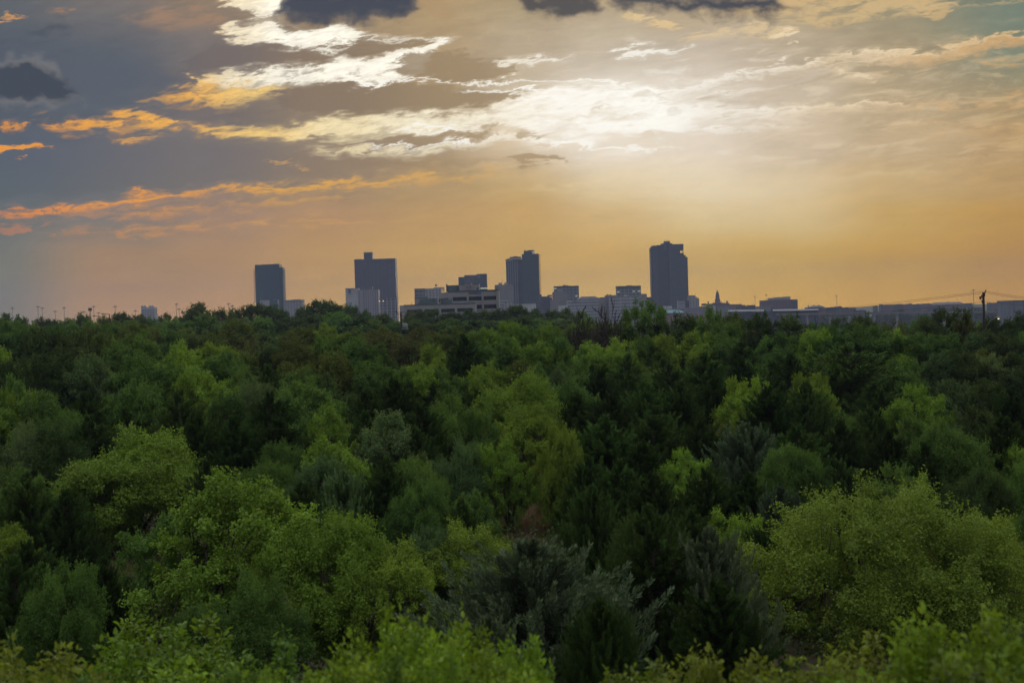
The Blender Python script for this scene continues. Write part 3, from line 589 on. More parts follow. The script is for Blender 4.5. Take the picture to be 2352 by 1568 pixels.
# K2 and N
b = Bld('lit_window_block', 'dark glass block with white bands and lit windows, left of the tallest tower', 'building', 1416.4, 1471.8, 657.4, 2450)
b.slab('wall', 1417, 1472, 657, m_banddark, 0, 30); b.slab('parapet', 1416.4, 1472, 656.4, m_dark, -1, 32, base=zof(1444, 658.2, 2450)); b.slab('roof_box', 1439.5, 1452, 655.4, m_dark, 6, 10, base=zof(1446, 657.4, 2450))
for px, w in ((1420.5, 2.2), (1454.5, 1.1), (1457, .9), (1468, 2.4)):
    m = MB(); c = at(px, 670.2-(px-1420)*0.035, 2449.8); m.box(c.x-w, c.x+w, 2449.4, 2449.9, c.z-.8, c.z+.8); b.part('lit_window', m, m_lit)
b = Bld('terraced_building', 'wide white gridded building with stepped terraces running down to the tallest tower', 'building', 1392, 1500, 681, 2150)
b.slab('wall', 1400, 1467, 681.2, m_bandw, 0, 30); b.slab('left_wing', 1390.6, 1416, 677.8, m_stonew, 40, 20); b.slab('rear_wing', 1378, 1392, 682.4, m_stonew, 30, 20); b.slab('roof_box', 1393.5, 1397, 675.6, m_stone, 42, 8, base=zof(1395, 678.5, 2190)); b.slab('roof_box', 1400, 1404, 675.9, m_stone, 42, 8, base=zof(1402, 678.5, 2190))
for i in range(8): b.slab('terrace', 1467+i*4.1, 1467+(i+1)*4.1, 680.5+i*2.3, m_band, -0.5*i, 24)
b.slab('stair_tower', 1473.4, 1485.6, 674.6, m_stonew, 34, 16); b.slab('rear_block', 1485.8, 1499, 682.2, m_otower, 40, 16)
b.slab('arched_roof', 1434, 1441, 676.8, m_pale, 6, 10, base=zof(1438, 681, 2150))
# O tallest
b = Bld('tallest_tower', 'tallest charcoal skyscraper with notched stepped shoulders and small crown of antennas', 'tower', 1494.5, 1579, 562, 2660)
b.slab('left_edge', 1494.7, 1498.3, 568.2, m_otower, 4, 30); b.slab('left_bay', 1498.3, 1509.5, 564, m_otower, 0.8, 34)
b.slab('recessed_bay', 1509.5, 1535.5, 562.6, m_otower2, 2, 32); b.slab('centre_pier', 1535.5, 1540.5, 561, m_otower3, 0, 34); b.slab('right_bay', 1540.5, 1562, 560.6, m_otower, 1, 34)
b.slab('upper_right_bay', 1562, 1569.6, 560.2, m_otower, 2, 30, base=zof(1566, 574.2, 2660)); b.slab('lower_right_bay', 1562, 1570.6, 581.2, m_otower, 2, 30)
for px in (1566.0, 1567.6, 1569.1): b.slab('pillar', px, px+0.45, 573.9, m_otower3, 3, 2, base=zof(1566, 581.5, 2663))
b.slab('right_step', 1570.6, 1574.8, 585.9, m_otower3, 3, 28); b.slab('right_edge', 1574.8, 1579.2, 590.1, m_otower, 4, 26)
b.slab('crown', 1519.6, 1544.4, 558.9, m_otower, 6, 22, base=zof(1532, 562.8, 2660)); b.slab('crown_cap', 1525.4, 1538.8, 554, m_otower3, 9, 14, base=zof(1532, 559.1, 2660))
for px in (1527, 1529.3, 1531.6, 1533.5, 1535.5, 1537.5): b.mast('antenna', px, 554.2, 550+(px*5 % 2), 0.25, 14)
m = MB(); c = at(1527.5, 566.5, 2661.6); m.box(c.x-2.4, c.x+2.4, 2661.4, 2662.1, c.z-5.5, c.z+5.5); b.part('louvre', m, m_dark)
b = Bld('podium_block', 'small pale banded block at the foot of the tallest tower', 'building', 1525, 1582, 690, 2300)
b.slab('wall', 1558, 1573.5, 690, m_band, 0, 20); b.slab('dark_wing', 1573.5, 1583, 690.6, m_otower2, 2, 18); b.slab('front_wing', 1526, 1543.6, 702.6, m_white, -30, 20)
b = Bld('white_stepped_block', 'pale stepped block just right of the tallest tower', 'building', 1581.6, 1605.4, 680, 2500)
b.slab('wall', 1582.4, 1605.6, 684.1, m_gridp, 0, 24); b.slab('upper_storey', 1582.6, 1597, 677.9, m_gridp, 2, 20, base=zof(1590, 684.6, 2500)); b.slab('roof_step', 1597, 1600.4, 681, m_pale, 3, 14, base=zof(1598, 684.6, 2500))
# Q courthouse
b = Bld('courthouse', 'dark courthouse with tall domed clock tower standing above its long roof', 'building', 1603, 1713, 699, 2550)
b.slab('wall', 1612, 1712.5, 701.8, m_brickw, 0, 40); b.slab('centre_block', 1628, 1676, 696.6, m_brickw, -3, 40)
for px0, px1, py in ((1614.6, 1622, 697), (1640, 1656, 694.6), (1656, 1674, 697.3), (1676, 1704, 698.5), (1704, 1712.4, 701)): b.slab('roof_block', px0, px1, py, m_slate, 4, 22, base=zof(px0, 702, 2550))
m = MB(); xa, xb, zt = fr(1629, 1676, 695.2, 2556); zb = zof(1652, 698.4, 2556)
A0 = [(xa, 2552, zb), (xb, 2552, zb), (xb, 2574, zb), (xa, 2574, zb)]; B0 = [(xa+8, 2560, zt), (xb-8, 2560, zt), (xb-8, 2566, zt), (xa+8, 2566, zt)]
for i in range(4): m.quad(A0[i], A0[(i+1) % 4], B0[(i+1) % 4], B0[i])
m.poly(B0); b.part('hip_roof', m, m_slate)
c = at(1648.4, 700, 2558)
def zz(py): return zof(1647.8, py, 2558)
k = 2558/FPX
m = MB(); m.lathe(c.x, c.y, [(5.3*k, zz(700)), (5.3*k, zz(693.8)), (5.9*k, zz(693.6)), (5.6*k, zz(692.8))], 8); b.part('tower_base', m, m_stone)
m = MB()
for i in range(8):
    w = 2*math.pi*(i+.5)/8; x, y = c.x+4.7*k*math.cos(w), c.y+4.7*k*math.sin(w); m.box(x-1.1, x+1.1, y-1.1, y+1.1, zz(693), zz(687.6))
m.lathe(c.x, c.y, [(2.3*k, zz(693)), (2.3*k, zz(687.6))], 8); b.part('belfry', m, m_brick)
m = MB(); m.lathe(c.x, c.y, [(5.9*k, zz(687.7)), (5.9*k, zz(686.6)), (4.6*k, zz(686.3)), (4.5*k, zz(681.4)), (5.2*k, zz(681)), (5.1*k, zz(680.2)), (4.0*k, zz(679.6)), (3.9*k, zz(677.4)), (3.6*k, zz(674.6)), (2.9*k, zz(671.6)), (1.8*k, zz(669.3)), (0.9*k, zz(668.4))], 12); b.part('dome', m, m_slate)
m = MB(); m.lathe(c.x, c.y, [(0.9*k, zz(668.5)), (0.7*k, zz(667.4)), (1.0*k, zz(667)), (0.9*k, zz(666.2)), (0.1, zz(665.6)), (0.05, zz(664.8))], 10); b.part('finial', m, m_steel)
for dx, py in ((0, 684), ): 
    m = MB(); m.tube([(c.x, c.y-4.75*k, zz(py)), (c.x, c.y-4.45*k, zz(py))], 1.5*k, 12); b.part('clock_face', m, m_pale)
for px, py, w in ((1626.9, 693.2, 1.5), (1669, 691.7, 1.1), (1671.6, 691.8, 1.1), (1656.4, 692, 1.0)):
    q0 = at(px, 699, 2556); m = MB(); t0 = zof(px, py, 2556); m.lathe(q0.x, q0.y, [(w*k, q0.z), (w*k, t0), (w*k*1.25, t0+.1), (w*k*0.2, t0+1.2)], 8); b.part('roof_turret', m, m_slate)
b = Bld('parking_garage', 'long pale parking deck with dark bands below the courthouse', 'parking garage', 1505, 1672, 706.5, 2250)
b.slab('wall', 1548, 1640, 706.3, m_garage, 0, 40); b.slab('left_ramp', 1506, 1548, 709.8, m_garage, -4, 40); b.slab('right_wing', 1640, 1690, 704.4, m_garage, 6, 40); b.slab('stair_tower', 1639, 1643.4, 702, m_pale, -2, 8)
b = Bld('teal_roof_building', 'low brick building with pale teal roof below the tallest tower', 'building', 1516, 1572, 712, 2050)
b.slab('wall', 1516, 1574, 718.6, m_brick, 0, 30)
m = MB(); xa, xb, zt = fr(1522, 1560, 711.6, 2062); zb = zof(1545, 718.6, 2052); xa2, xb2, _ = fr(1514, 1573, 718, 2050)
A0 = [(xa2, 2048, zb+.05), (xb2, 2048, zb+.05), (xb2, 2082, zb+.05), (xa2, 2082, zb+.05)]; B0 = [(xa, 2062, zt), (xb, 2062, zt), (xb, 2070, zt), (xa, 2070, zt)]
for i in range(4): m.quad(A0[i], A0[(i+1) % 4], B0[(i+1) % 4], B0[i])
m.poly(B0); b.part('hip_roof', m, m_tealroof); b.slab('brick_wing', 1572, 1620, 722, m_brick, 4, 30); b.slab('lower_wing', 1500, 1618, 727, m_brick, -12, 10)
b = Bld('brick_terrace_building', 'low dark building with window bands between the courthouse and the square stepped block', 'building', 1700, 1752, 702, 2450)
b.slab('wall', 1704, 1719, 703.4, m_otower, 0, 20); b.slab('roof_block', 1718.6, 1735, 700.4, m_otower, 1, 20)
m = MB(); xa, xb, zt = fr(1734.8, 1750.6, 703.4, 2450); zb = zof(1742, 714, 2450)
for i in range(4):
    z0 = zt-(zt-zb)*i/3.6; m.box(xa, xb, 2450, 2462, z0-1.0, z0)
for i in range(7):
    x = xa+(xb-xa)*i/6; m.box(x-.45, x+.45, 2450.2, 2461.8, GZ, zt-.9)
b.part('open_deck', m, m_pale)
# T
b = Bld('square_stepped_block', 'square brown block with stepped roofline, alone between two tall light masts', 'building', 1750.8, 1831.6, 689, 2400)
b.slab('wall', 1751.2, 1767.4, 689.6, m_brickw, 1, 30); b.slab('middle_wing', 1767.4, 1816.5, 688.3, m_brickw, 0, 32); b.slab('right_wing', 1816.5, 1832, 687.5, m_otower3, 1, 30)
b.slab('roof_block', 1767.2, 1782, 684.2, m_stone, 4, 18, base=zof(1774, 688.8, 2400)); b.slab('roof_block', 1782, 1798.6, 682.3, m_stone, 3, 18, base=zof(1790, 688.8, 2400)); b.slab('roof_block', 1801, 1815.6, 681.1, m_stone, 3, 18, base=zof(1808, 688.8, 2400)); b.slab('roof_block', 1798.6, 1801, 683.5, m_stone, 4, 16, base=zof(1800, 688.8, 2400))
b.slab('low_wing', 1750, 1770, 702.5, m_garage, -14, 12)
# U
b = Bld('hip_roof_building', 'dark low building with hipped roof and small cupolas right of the square stepped block', 'building', 1854, 1895, 703, 2500)
b.slab('wall', 1854, 1894, 705.6, m_brickw, 0, 24)
m = MB(); xa, xb, zb = fr(1855, 1895, 705.6, 2500); x2, x3, zt = fr(1867, 1884, 701.4, 2510)
A0 = [(xa, 2499, zb), (xb, 2499, zb), (xb, 2526, zb), (xa, 2526, zb)]; B0 = [(x2, 2510, zt), (x3, 2510, zt), (x3, 2514, zt), (x2, 2514, zt)]
for i in range(4): m.quad(A0[i], A0[(i+1) % 4], B0[(i+1) % 4], B0[i])
m.poly(B0); b.part('hip_roof', m, m_slate)
for px, py in ((1856.8, 701.6), (1869.2, 700.6), (1880, 700.3)):
    q0 = at(px, py+4, 2508); m = MB(); t0 = zof(px, py, 2508); m.lathe(q0.x, q0.y, [(0.8, q0.z), (0.8, t0), (0.1, t0+.9)], 8); b.part('cupola', m, m_slate)
# V platform roofs: row of tilted white panels
b = Bld('platform_canopy', 'long low row of slanted white roof panels below the courthouse and square block', 'canopy', 1672, 1884, 713, 2150)
for i in range(22):
    px = 1672+i*9.4; m = MB(); a = at(px, 715.3-i*0.12, 2150); c = at(px+7.6, 711.6-i*0.12, 2168)
    if 9 <= i <= 10: continue
    m.quad((a.x, 2150, a.z), (c.x-1.2, 2150, a.z+.2), (c.x+1.5, 2168, c.z), (a.x+2.8, 2168, c.z)); m.quad((a.x, 2150, a.z-.3), (a.x+2.8, 2168, c.z-.3), (c.x+1.5, 2168, c.z-.3), (c.x-1.2, 2150, a.z-.1)); b.part('roof_panel', m, m_white_panel)
b.slab('wall', 1676, 1880, 715.6, m_otower2, 6, 10)
# elevated highway
b = Bld('overpass', 'long elevated highway bridge on concrete pillars across the hazy valley', 'bridge', 1790, 2110, 717, 2000)
m = MB(); n = 24; pa = []
for i in range(n+1):
    px = 1785+(2360-1785)*i/n; p = at(px, 720.3-(px-1785)*0.0107, 2000+i*6); pa.append(p)
for i in range(n):
    p, q0 = pa[i], pa[i+1]
    for (ya, yb, za, zb2) in ((0, 12, -2.0, -0.5), (0, .5, -0.5, 0.6), (11.5, 12, -0.5, 0.6)):
        P = [(p.x, p.y+ya, p.z+za), (q0.x, q0.y+ya, q0.z+za), (q0.x, q0.y+yb, q0.z+za), (p.x, p.y+yb, p.z+za)]; Q = [(a_, b_, c_+zb2-za) for a_, b_, c_ in P]
        for j in range(4): m.quad(P[j], P[(j+1) % 4], Q[(j+1) % 4], Q[j])
        m.poly(Q); m.poly(P[::-1])
b.part('deck', m, plain('weathered_concrete', (0.085,0.075,0.075), 0.85, scale=0.05))
m_pier = plain('pier_concrete', (0.13,0.125,0.125), 0.85, scale=0.1)
for px in (1800, 1853, 1906.5, 1950, 2007.5, 2060, 2115, 2170):
    i = (px-1785)/(2360-1785)*n; p = pa[int(i)]; x = at(px, 722, p.y+6).x; m = MB(); m.box(x-1.5, x+1.5, p.y+3, p.y+9, GZ, p.z-2.6); m.box(x-2.3, x+2.3, p.y+.6, p.y+11.4, p.z-2.65, p.z-2.02); b.part('pillar', m, m_pier)
# roads on the plain
m_road = plain('hazy_asphalt', (0.13,0.125,0.12), 0.9, scale=0.03, var=0.1)
def road(name, pts, w, dz=0.3):
    m = MB(); P = []
    for i, (px, py) in enumerate(pts):
        d_ = None
        # intersect the pixel ray with the plain
        dd = _f + _R*((px-1176)/FPX) + _U*((784-py)/FPX); s_ = (GZ+dz-CAMZ)/dd.z; P.append(Vector((dd.x*s_, dd.y*s_, GZ+dz)))
    Q = []
    for i in range(len(P)-1):
        for t_ in np.linspace(0, 1, 8, endpoint=False):
            p0, p1, p2, p3 = P[max(i-1, 0)], P[i], P[i+1], P[min(i+2, len(P)-1)]
            Q.append(0.5*((2*p1)+(-p0+p2)*t_+(2*p0-5*p1+4*p2-p3)*t_*t_+(-p0+3*p1-3*p2+p3)*t_**3))
    Q.append(P[-1]); L = []
    for i, p in enumerate(Q):
        t_ = Q[min(i+1, len(Q)-1)]-Q[max(i-1, 0)]; t_.normalize(); nn = Vector((-t_.y, t_.x, 0))*w/2; L.append((p+nn, p-nn))
    for i in range(len(L)-1): m.quad(L[i][1], L[i+1][1], L[i+1][0], L[i][0], None)
    return tag(m.build(name, m_road), kind='structure')
for nm, pts, w, dz in (('road', [(1560,760),(1700,752),(1830,742),(1900,739),(2000,737.5),(2200,733),(2400,727)], 34, 0.10),
                       ('ramp_road', [(1830,752),(1880,741),(1915,735),(1935,737),(1970,745),(2060,755),(2160,758)], 12, 0.22),
                       ('service_road', [(1720,738),(1850,733.5),(1960,731),(2150,725),(2330,718.5)], 14, 0.16)):
    road(nm, pts, w, dz)
# cars on the road
m_carw = plain('car_paint_white', (0.6,0.6,0.6), 0.35); m_card = plain('car_paint_dark', (0.06,0.06,0.07), 0.35); m_tyre = plain('tyre_rubber', (0.02,0.02,0.02), 0.9)
cars = [(1905, 739.2, 0), (1921, 738.9, 1), (1934, 738.7, 0), (1944, 738.4, 0), (1988, 737.6, 1), (2118, 735.2, 0), (2129, 735, 0), (2141, 734.8, 1)]
order = ['leftmost white', 'leftmost dark', 'second white from the left', 'third white from the left', 'middle dark', 'white, first right of the pillars,', 'white, second right of the pillars,', 'rightmost dark']
for (px, py, dk), lb in zip(cars, order):
    dd = _f + _R*((px-1176)/FPX) + _U*((784-py)/FPX); s_ = (GZ+.1-CAMZ)/dd.z; x, y = dd.x*s_, dd.y*s_
    o = empty('car', (x, y, GZ+.12), f'{lb} car on the main highway beyond the woods', 'car', 'cars on the distant highway')
    m = MB(); m.box(-2.3, 2.3, -.9, .9, .35, .95); A0 = [(-1.5, -.85, .95), (1.2, -.85, .95), (1.2, .85, .95), (-1.5, .85, .95)]; B0 = [(-1.0, -.7, 1.5), (.6, -.7, 1.5), (.6, .7, 1.5), (-1.0, .7, 1.5)]
    for i in range(4): m.quad(A0[i], A0[(i+1) % 4], B0[(i+1) % 4], B0[i])
    m.poly(B0); m.build('body', m_card if dk else m_carw, o)
    for wx in (-1.4, 1.4):
        for wy in (-.9, .75): m = MB(); m.tube([(wx, wy, .33), (wx, wy+.15, .33)], .33, 10); m.build('wheel', m_tyre, o)

# far right low town: rows of separate blocks
rr = random.Random(5)
town = [(1895,1925,705.8,'pale'),(1921,1934,703.8,'dark'),(1934,1950,706.2,'stone'),(1951,1966,706.6,'brick'),(2010,2016,702,'dark'),(2024,2028,699,'dark'),(2028,2052,700.2,'brick'),(2052,2075,698.8,'dark'),(2076,2098,698.6,'brick'),(2087,2095,697.2,'stone'),(2098,2114,698.4,'dark'),(2114,2140,697.6,'brick'),(2140,2214,695.2,'roof'),(2176,2180,693.6,'dark'),(2212,2234,697.2,'dark'),(2274,2276,695.4,'dark'),(2276,2300,695.6,'brick'),(2300,2324,696,'dark'),(2226,2256,705.6,'pale'),(2170,2196,710,'dark'),(2130,2172,706,'stone'),(1690,1702,712,'stone'),(1760,1790,709,'pale'),(1960,1990,712,'stone')]
looks = {'pale': ('pale', m_otower3), 'dark': ('dark', m_otower), 'stone': ('grey', m_otower3), 'brick': ('brown', m_brickw), 'roof': ('long gabled brown', m_brickw)}
lm_town = lambda x: ('below the square stepped block' if x < 1850 else 'just right of the hipped-roof building' if x < 1935 else 'above the highway bridge' if x < 2020 else 'on the ridge left of the gabled building' if x < 2140 else 'between the gabled building and lamp pole' if x < 2258 else 'on the ridge right of the lamp pole')
cnt = {}
for i, (xa_, xb_, yt, kd) in enumerate(town):
    key = (kd, lm_town(xa_)); cnt[key] = cnt.get(key, 0)+1
seen = {}
ords = ['first', 'second', 'third', 'fourth', 'fifth']
for i, (xa_, xb_, yt, kd) in enumerate(town):
    key = (kd, lm_town(xa_)); seen[key] = seen.get(key, 0)+1
    ad, mt = looks[kd]; dist = 2900+(i % 5)*30 if yt < 704.5 else 2350+(i % 4)*25
    pre = '' if cnt[key] == 1 else ords[seen[key]-1]+' from left: '
    lab = (pre+f'{ad} low building {key[1]}').strip()
    b = Bld('town_building', lab, 'building', xa_, xb_, yt, dist, group='low buildings along the right-hand ridge')
    if kd == 'roof':
        b.slab('wall', xa_, xb_, yt+3.6, mt, 0, 26); x0, x1, zt = fr(xa_+5, xb_-10, yt-1.4, dist+13); xl, xr, zb = fr(xa_-1, xb_+1, yt+3.4, dist)
        m = MB(); m.quad((xl, dist-1, zb), (xr, dist-1, zb), (x1, dist+13, zt), (x0, dist+13, zt)); m.quad((xr, dist+27, zb), (xl, dist+27, zb), (x0, dist+13, zt), (x1, dist+13, zt)); m.poly([(xl, dist-1, zb), (x0, dist+13, zt), (xl, dist+27, zb)]); m.poly([(xr, dist-1, zb), (xr, dist+27, zb), (x1, dist+13, zt)]); b.part('roof', m, m_slate)
    else:
        b.slab('wall', xa_, xb_, yt, mt, 0, 20); w_ = (xb_-xa_)
        b.slab('roof_box', xa_+w_*(.2+.4*rr.random()), xa_+w_*.85, yt-0.8, m_slate, 4, 8, base=zof(xa_, yt+.6, dist)-0.3)
b = Bld('warehouse', 'tall pale striped warehouse at the right edge of the photo', 'building', 2322, 2365, 690, 1700)
b.slab('wall', 2322.5, 2372, 689.8, facade('ribbed_siding', (0.12,0.135,0.155), (0.08,0.09,0.11), 300.0, 6.0, 1.0, 0.5, rough=0.6), 0, 50); b.slab('roof_edge', 2322, 2372.5, 689.2, m_slate, -.5, 51, base=zof(2347, 690.4, 1700)); b.mast('mast', 2331, 692, 687, 0.25, -3)
b = Bld('white_tent_roof', 'small white pitched roof peeking over the trees at far left', 'building', 119, 134, 738, 600, base=CAMZ-12)
m = MB(); xl, xr, zb = fr(112, 136, 741.5, 600); zt = zof(125, 739, 600); m.prism([(xl, 600), (xr, 600), (xr, 612), (xl, 612)], CAMZ-12, zb); b.part('wall', m, m_pale)
m = MB(); xm = at(119, 738, 606).x; m.quad((xl-.3, 599.5, zb), (xr+.3, 599.5, zb), (xr-.5, 606, zt), (xm, 606, zt)); m.quad((xr+.3, 612.5, zb), (xl-.3, 612.5, zb), (xm, 606, zt), (xr-.5, 606, zt)); b.part('roof', m, m_white_panel)

# ------------------------------------------------------------------ bank building
m_precast = plain('precast_panels', (0.150,0.150,0.162), 0.85, scale=0.3, var=0.08); m_precast2 = plain('precast_wing_panels', (0.160,0.162,0.178), 0.85, scale=0.3, var=0.08)
m_pane = facade('tinted_panes', (0.015,0.015,0.02), (0.020,0.018,0.024), 4.0, 1.4, 0.98, 0.95, rough=0.15, spec=0.5); m_panel_teal = plain('teal_sheet_metal', (0.055,0.08,0.09), 0.7, scale=0.6)
m_blue = plain('logo_blue', (0.02,0.10,0.26), 0.5); m_letter = plain('letter_grey', (0.045,0.048,0.06), 0.5)
BD = 725.0; BB = CAMZ-16
def rz3(zx, zy): return 890+zx*.13427, 602.9+zy*.13427
b = Bld('bank_building', 'concrete bank building with dark window bands and rooftop aerials before the skyline', 'building', 1008, 1147, 667, BD, base=BB)
def P3(zx, zy, d=BD): return at(*rz3(zx, zy), d)
xl = P3(1050, 800).x; xr = P3(1912, 800).x; zt = P3(1480, 479).z; xll = P3(880, 800, BD+26).x
m = MB(); m.prism([(xl, BD), (xr, BD), (xr, BD+40), (xl, BD+40)], BB, zt); b.part('wall', m, m_precast)
zt2 = P3(965, 506, BD+14).z
m = MB(); m.prism([(xll, BD+26), (xl-.05, BD+1.2), (xl-.05, BD+40), (xll, BD+40)], BB, zt2-.2); b.part('angled_wall', m, m_precast)
m = MB(); m.box(xl-.15, xr+.15, BD-.25, BD-.02, zt-.35, zt+.18); b.part('parapet', m, m_letter)
row = [(zt-3.05, zt-5.0), (zt-7.3, zt-9.3), (zt-11.6, zt-13.6)]
cols = [(1113,1348), (1372,1603), (1630,1862)]
for z1, z0 in row:
    for a, c in cols:
        xa, xb = P3(a+5, 600).x, P3(c+5, 600).x
        w = MB(); w.prism([(xa, BD-.04), (xb, BD-.04), (xb, BD+.3), (xa, BD+.3)], z0, z1); b.part('window', w, m_pane)
for zx in (1050, 1355, 1612, 1868):
    xa = P3(zx+6, 600).x; w = MB(); w.box(xa, xa+.85, BD-.6, BD-.05, BB, zt-2.6); b.part('pilaster', w, m_precast)
w = MB(); w.box(xr-1.35, xr+.02, BD-.8, BD-.03, BB, zt-.4); b.part('pilaster', w, m_precast)
# slanted louvres on the angled wall
n = 5
for i in range(n):
    t0, t1 = (i+.12)/n, (i+.86)/n
    A_ = Vector((xll, BD+26, 0)); C_ = Vector((xl-.05, BD+1.2, 0)); p0 = A_.lerp(C_, t0); p1 = A_.lerp(C_, t1); nrm = Vector((-(C_-A_).y, (C_-A_).x, 0)).normalized(); 
    if nrm.y > 0: nrm = -nrm
    z1, z0 = zt2-3.2, zt2-5.6; w = MB(); o_ = nrm*0.12
    w.quad((p0+o_)[:2]+(z0,) if False else (p0.x+o_.x, p0.y+o_.y, z1-.1), (p0.x+o_.x, p0.y+o_.y, z0+1.2), (p1.x+o_.x, p1.y+o_.y, z0), (p1.x+o_.x, p1.y+o_.y, z1)); b.part('window', w, m_pane)
# sign lettering
def text(parent_b, name, body, px, py, size, d, mat, bold=0.02):
    cu = bpy.data.curves.new(name, 'FONT'); cu.body = body; cu.size = size; cu.extrude = 0.08; cu.offset = bold; cu.align_x = 'LEFT'; cu.space_character = 1.12
    t = bpy.data.objects.new(name, cu); me = bpy.data.meshes.new_from_object(t); bpy.data.objects.remove(t)
    me.materials.clear(); me.materials.append(mat); o = link(name, me, parent_b.o); p = at(px, py, d); o.location = p-parent_b.loc; o.rotation_euler = (math.pi/2, 0, 0); return o
x0p, y0p = rz3(1383, 541); tx = text(b, 'sign_lettering', 'CHASE', x0p, y0p, 1.0, BD-.12, m_letter)
wd = P3(1545, 541).x-P3(1383, 541).x; mw = max(v.co.x for v in tx.data.vertices); s_ = wd/mw; hs = 1.15/max(v.co.y for v in tx.data.vertices); tx.scale = (s_, hs, 1)
c = P3(1578, 520); w = MB(); R1, R0 = 0.78, 0.27   # octagon of four wedge blocks round a square hole
for k in range(4):
    a = k*math.pi/2; ca, sa = math.cos(a), math.sin(a)
    def rt(x, y): return (c.x+x*ca-y*sa, c.z+x*sa+y*ca)
    pts = [rt(-.33, .30), (rt(.36, .30)), rt(.78, .30), rt(.33, .78), rt(-.33, .78)]
    w.poly([(x, BD-.22, z) for x, z in pts]); nq = len(pts)
    for j in range(nq): w.quad((pts[j][0], BD-.22, pts[j][1]), (pts[(j+1) % nq][0], BD-.22, pts[(j+1) % nq][1]), (pts[(j+1) % nq][0], BD-.02, pts[(j+1) % nq][1]), (pts[j][0], BD-.02, pts[j][1]))
b.part('sign_emblem', w, m_blue)
# penthouses and plant
def pbox(name, a, c, y1, y0, mat, dy, dep, bb=b):
    p, q0 = P3(a, y1, BD+dy), P3(c, y1, BD+dy); z0 = P3((a+c)/2, y0, BD+dy).z; w = MB(); w.prism([(p.x, BD+dy), (q0.x, BD+dy), (q0.x, BD+dy+dep), (p.x, BD+dy+dep)], z0, (p.z+q0.z)/2); return bb.part(name, w, mat)
pbox('penthouse', 1222, 1568, 372, 500, m_precast, 8, 12); pbox('penthouse_door', 1524, 1555, 424, 474, m_letter, 7.9, .3)
pbox('louvred_screen', 1025, 1215, 388, 500, m_panel_teal, 10, 10); pbox('dark_recess', 1172, 1240, 396, 500, m_letter, 9.8, 8); pbox('dark_post', 1002, 1022, 368, 500, m_letter, 9, 2); pbox('roof_edge', 1220, 1570, 364, 374, m_letter, 7.9, 12.4)
for zx, y1, y0 in ((1328, 366, 432), (1350, 358, 405), (1380, 368, 418), (1398, 372, 412), (1428, 346, 400), (1441, 352, 450), (1330, 430, 452), (1456, 372, 402), (900, 425, 500), (918, 430, 505), (935, 428, 500), (952, 436, 500), (968, 430, 496), (890, 470, 510), (1082, 440, 490), (1064, 452, 492), (1868, 398, 468), (1880, 390, 466), (1857, 430, 466)):
    pbox('antenna_panel', zx-4.5, zx+4.5, y1, y0, m_pale if zx < 1500 and zx > 1100 else m_steel, 7 if zx < 1600 else 2, .5)
for zx in (1290, 1310, 1345, 1372, 1400, 1420, 1460): 
    w = MB(); w.tube([P3(zx, 366, BD+11), P3(zx, 342, BD+11)], .06, 5); b.part('aerial', w, m_letter)
w = MB(); w.tube([P3(1320, 346, BD+10), P3(1460, 340, BD+10)], .07, 5); b.part('aerial_rail', w, m_steel)
# low wing
b2 = Bld('bank_wing', 'long low pale wing with four dark windows stepping out left of the bank building', 'building', 917, 1091, 698, 690, base=BB)
WD = 690.0
def P4(zx, zy, d=WD): return at(*rz3(zx, zy), d)
xa, xb = P4(285, 780).x, P4(1502, 780).x; zt = P4(890, 710).z; xc = P4(207, 780, WD+14).x
m = MB(); m.prism([(xa, WD), (xb, WD), (xb, WD+33), (xa, WD+33)], BB, zt); b2.part('wall', m, m_precast2)
m = MB(); m.prism([(xc, WD+14), (xa-.03, WD+.3), (xa-.03, WD+33), (xc, WD+33)], BB, zt-.05); b2.part('angled_wall', m, m_precast2)
m = MB(); m.box(xa-.1, xb+.1, WD-.15, WD-.01, zt-.2, zt+.1); b2.part('parapet', m, m_letter)
for a, c in ((333,598),(643,875),(918,1150),(1193,1457)):
    x0, x1 = P4(a, 800).x, P4(c, 800).x; w = MB(); w.prism([(x0, WD-.05), (x1, WD-.05), (x1, WD+.2), (x0, WD+.2)], zt-4.05, zt-2.35); b2.part('window', w, m_pane)
for a in (268,): x0, x1 = P4(a, 800, WD+3).x, P4(a+13, 800, WD+3).x; 
def sbox(name, a, c, y1, y0, mat, dy, dep):
    p, q0 = P4(a, y1, WD+dy), P4(c, y1, WD+dy); z0 = P4((a+c)/2, y0, WD+dy).z; w = MB(); w.prism([(p.x, WD+dy), (q0.x, WD+dy), (q0.x, WD+dy+dep), (p.x, WD+dy+dep)], min(z0, zt-.02) if y0 > 640 else z0, (p.z+q0.z)/2); return b2.part(name, w, mat)
sbox('roof_screen', 462, 684, 597, 715, m_precast, 14, 6); sbox('screen_edge', 458, 688, 592, 600, m_letter, 13.8, 6.3)
o = sbox('cooling_unit', 545, 845, 618, 700, m_panel_teal, 6, 5); sbox('cooling_unit_base', 520, 856, 683, 712, m_panel_teal, 5.6, 6); sbox('cooling_unit_door', 766, 806, 614, 676, m_letter, 5.8, 3)
sbox('cooling_unit', 915, 1105, 628, 705, m_panel_teal, 8, 4); sbox('cooling_unit_door', 926, 977, 626, 692, m_letter, 7.8, 3)
w = MB(); w.tube([P4(410, 718, WD+4), P4(410, 684, WD+4)], .08, 5); b2.part('roof_mast', w, m_letter)

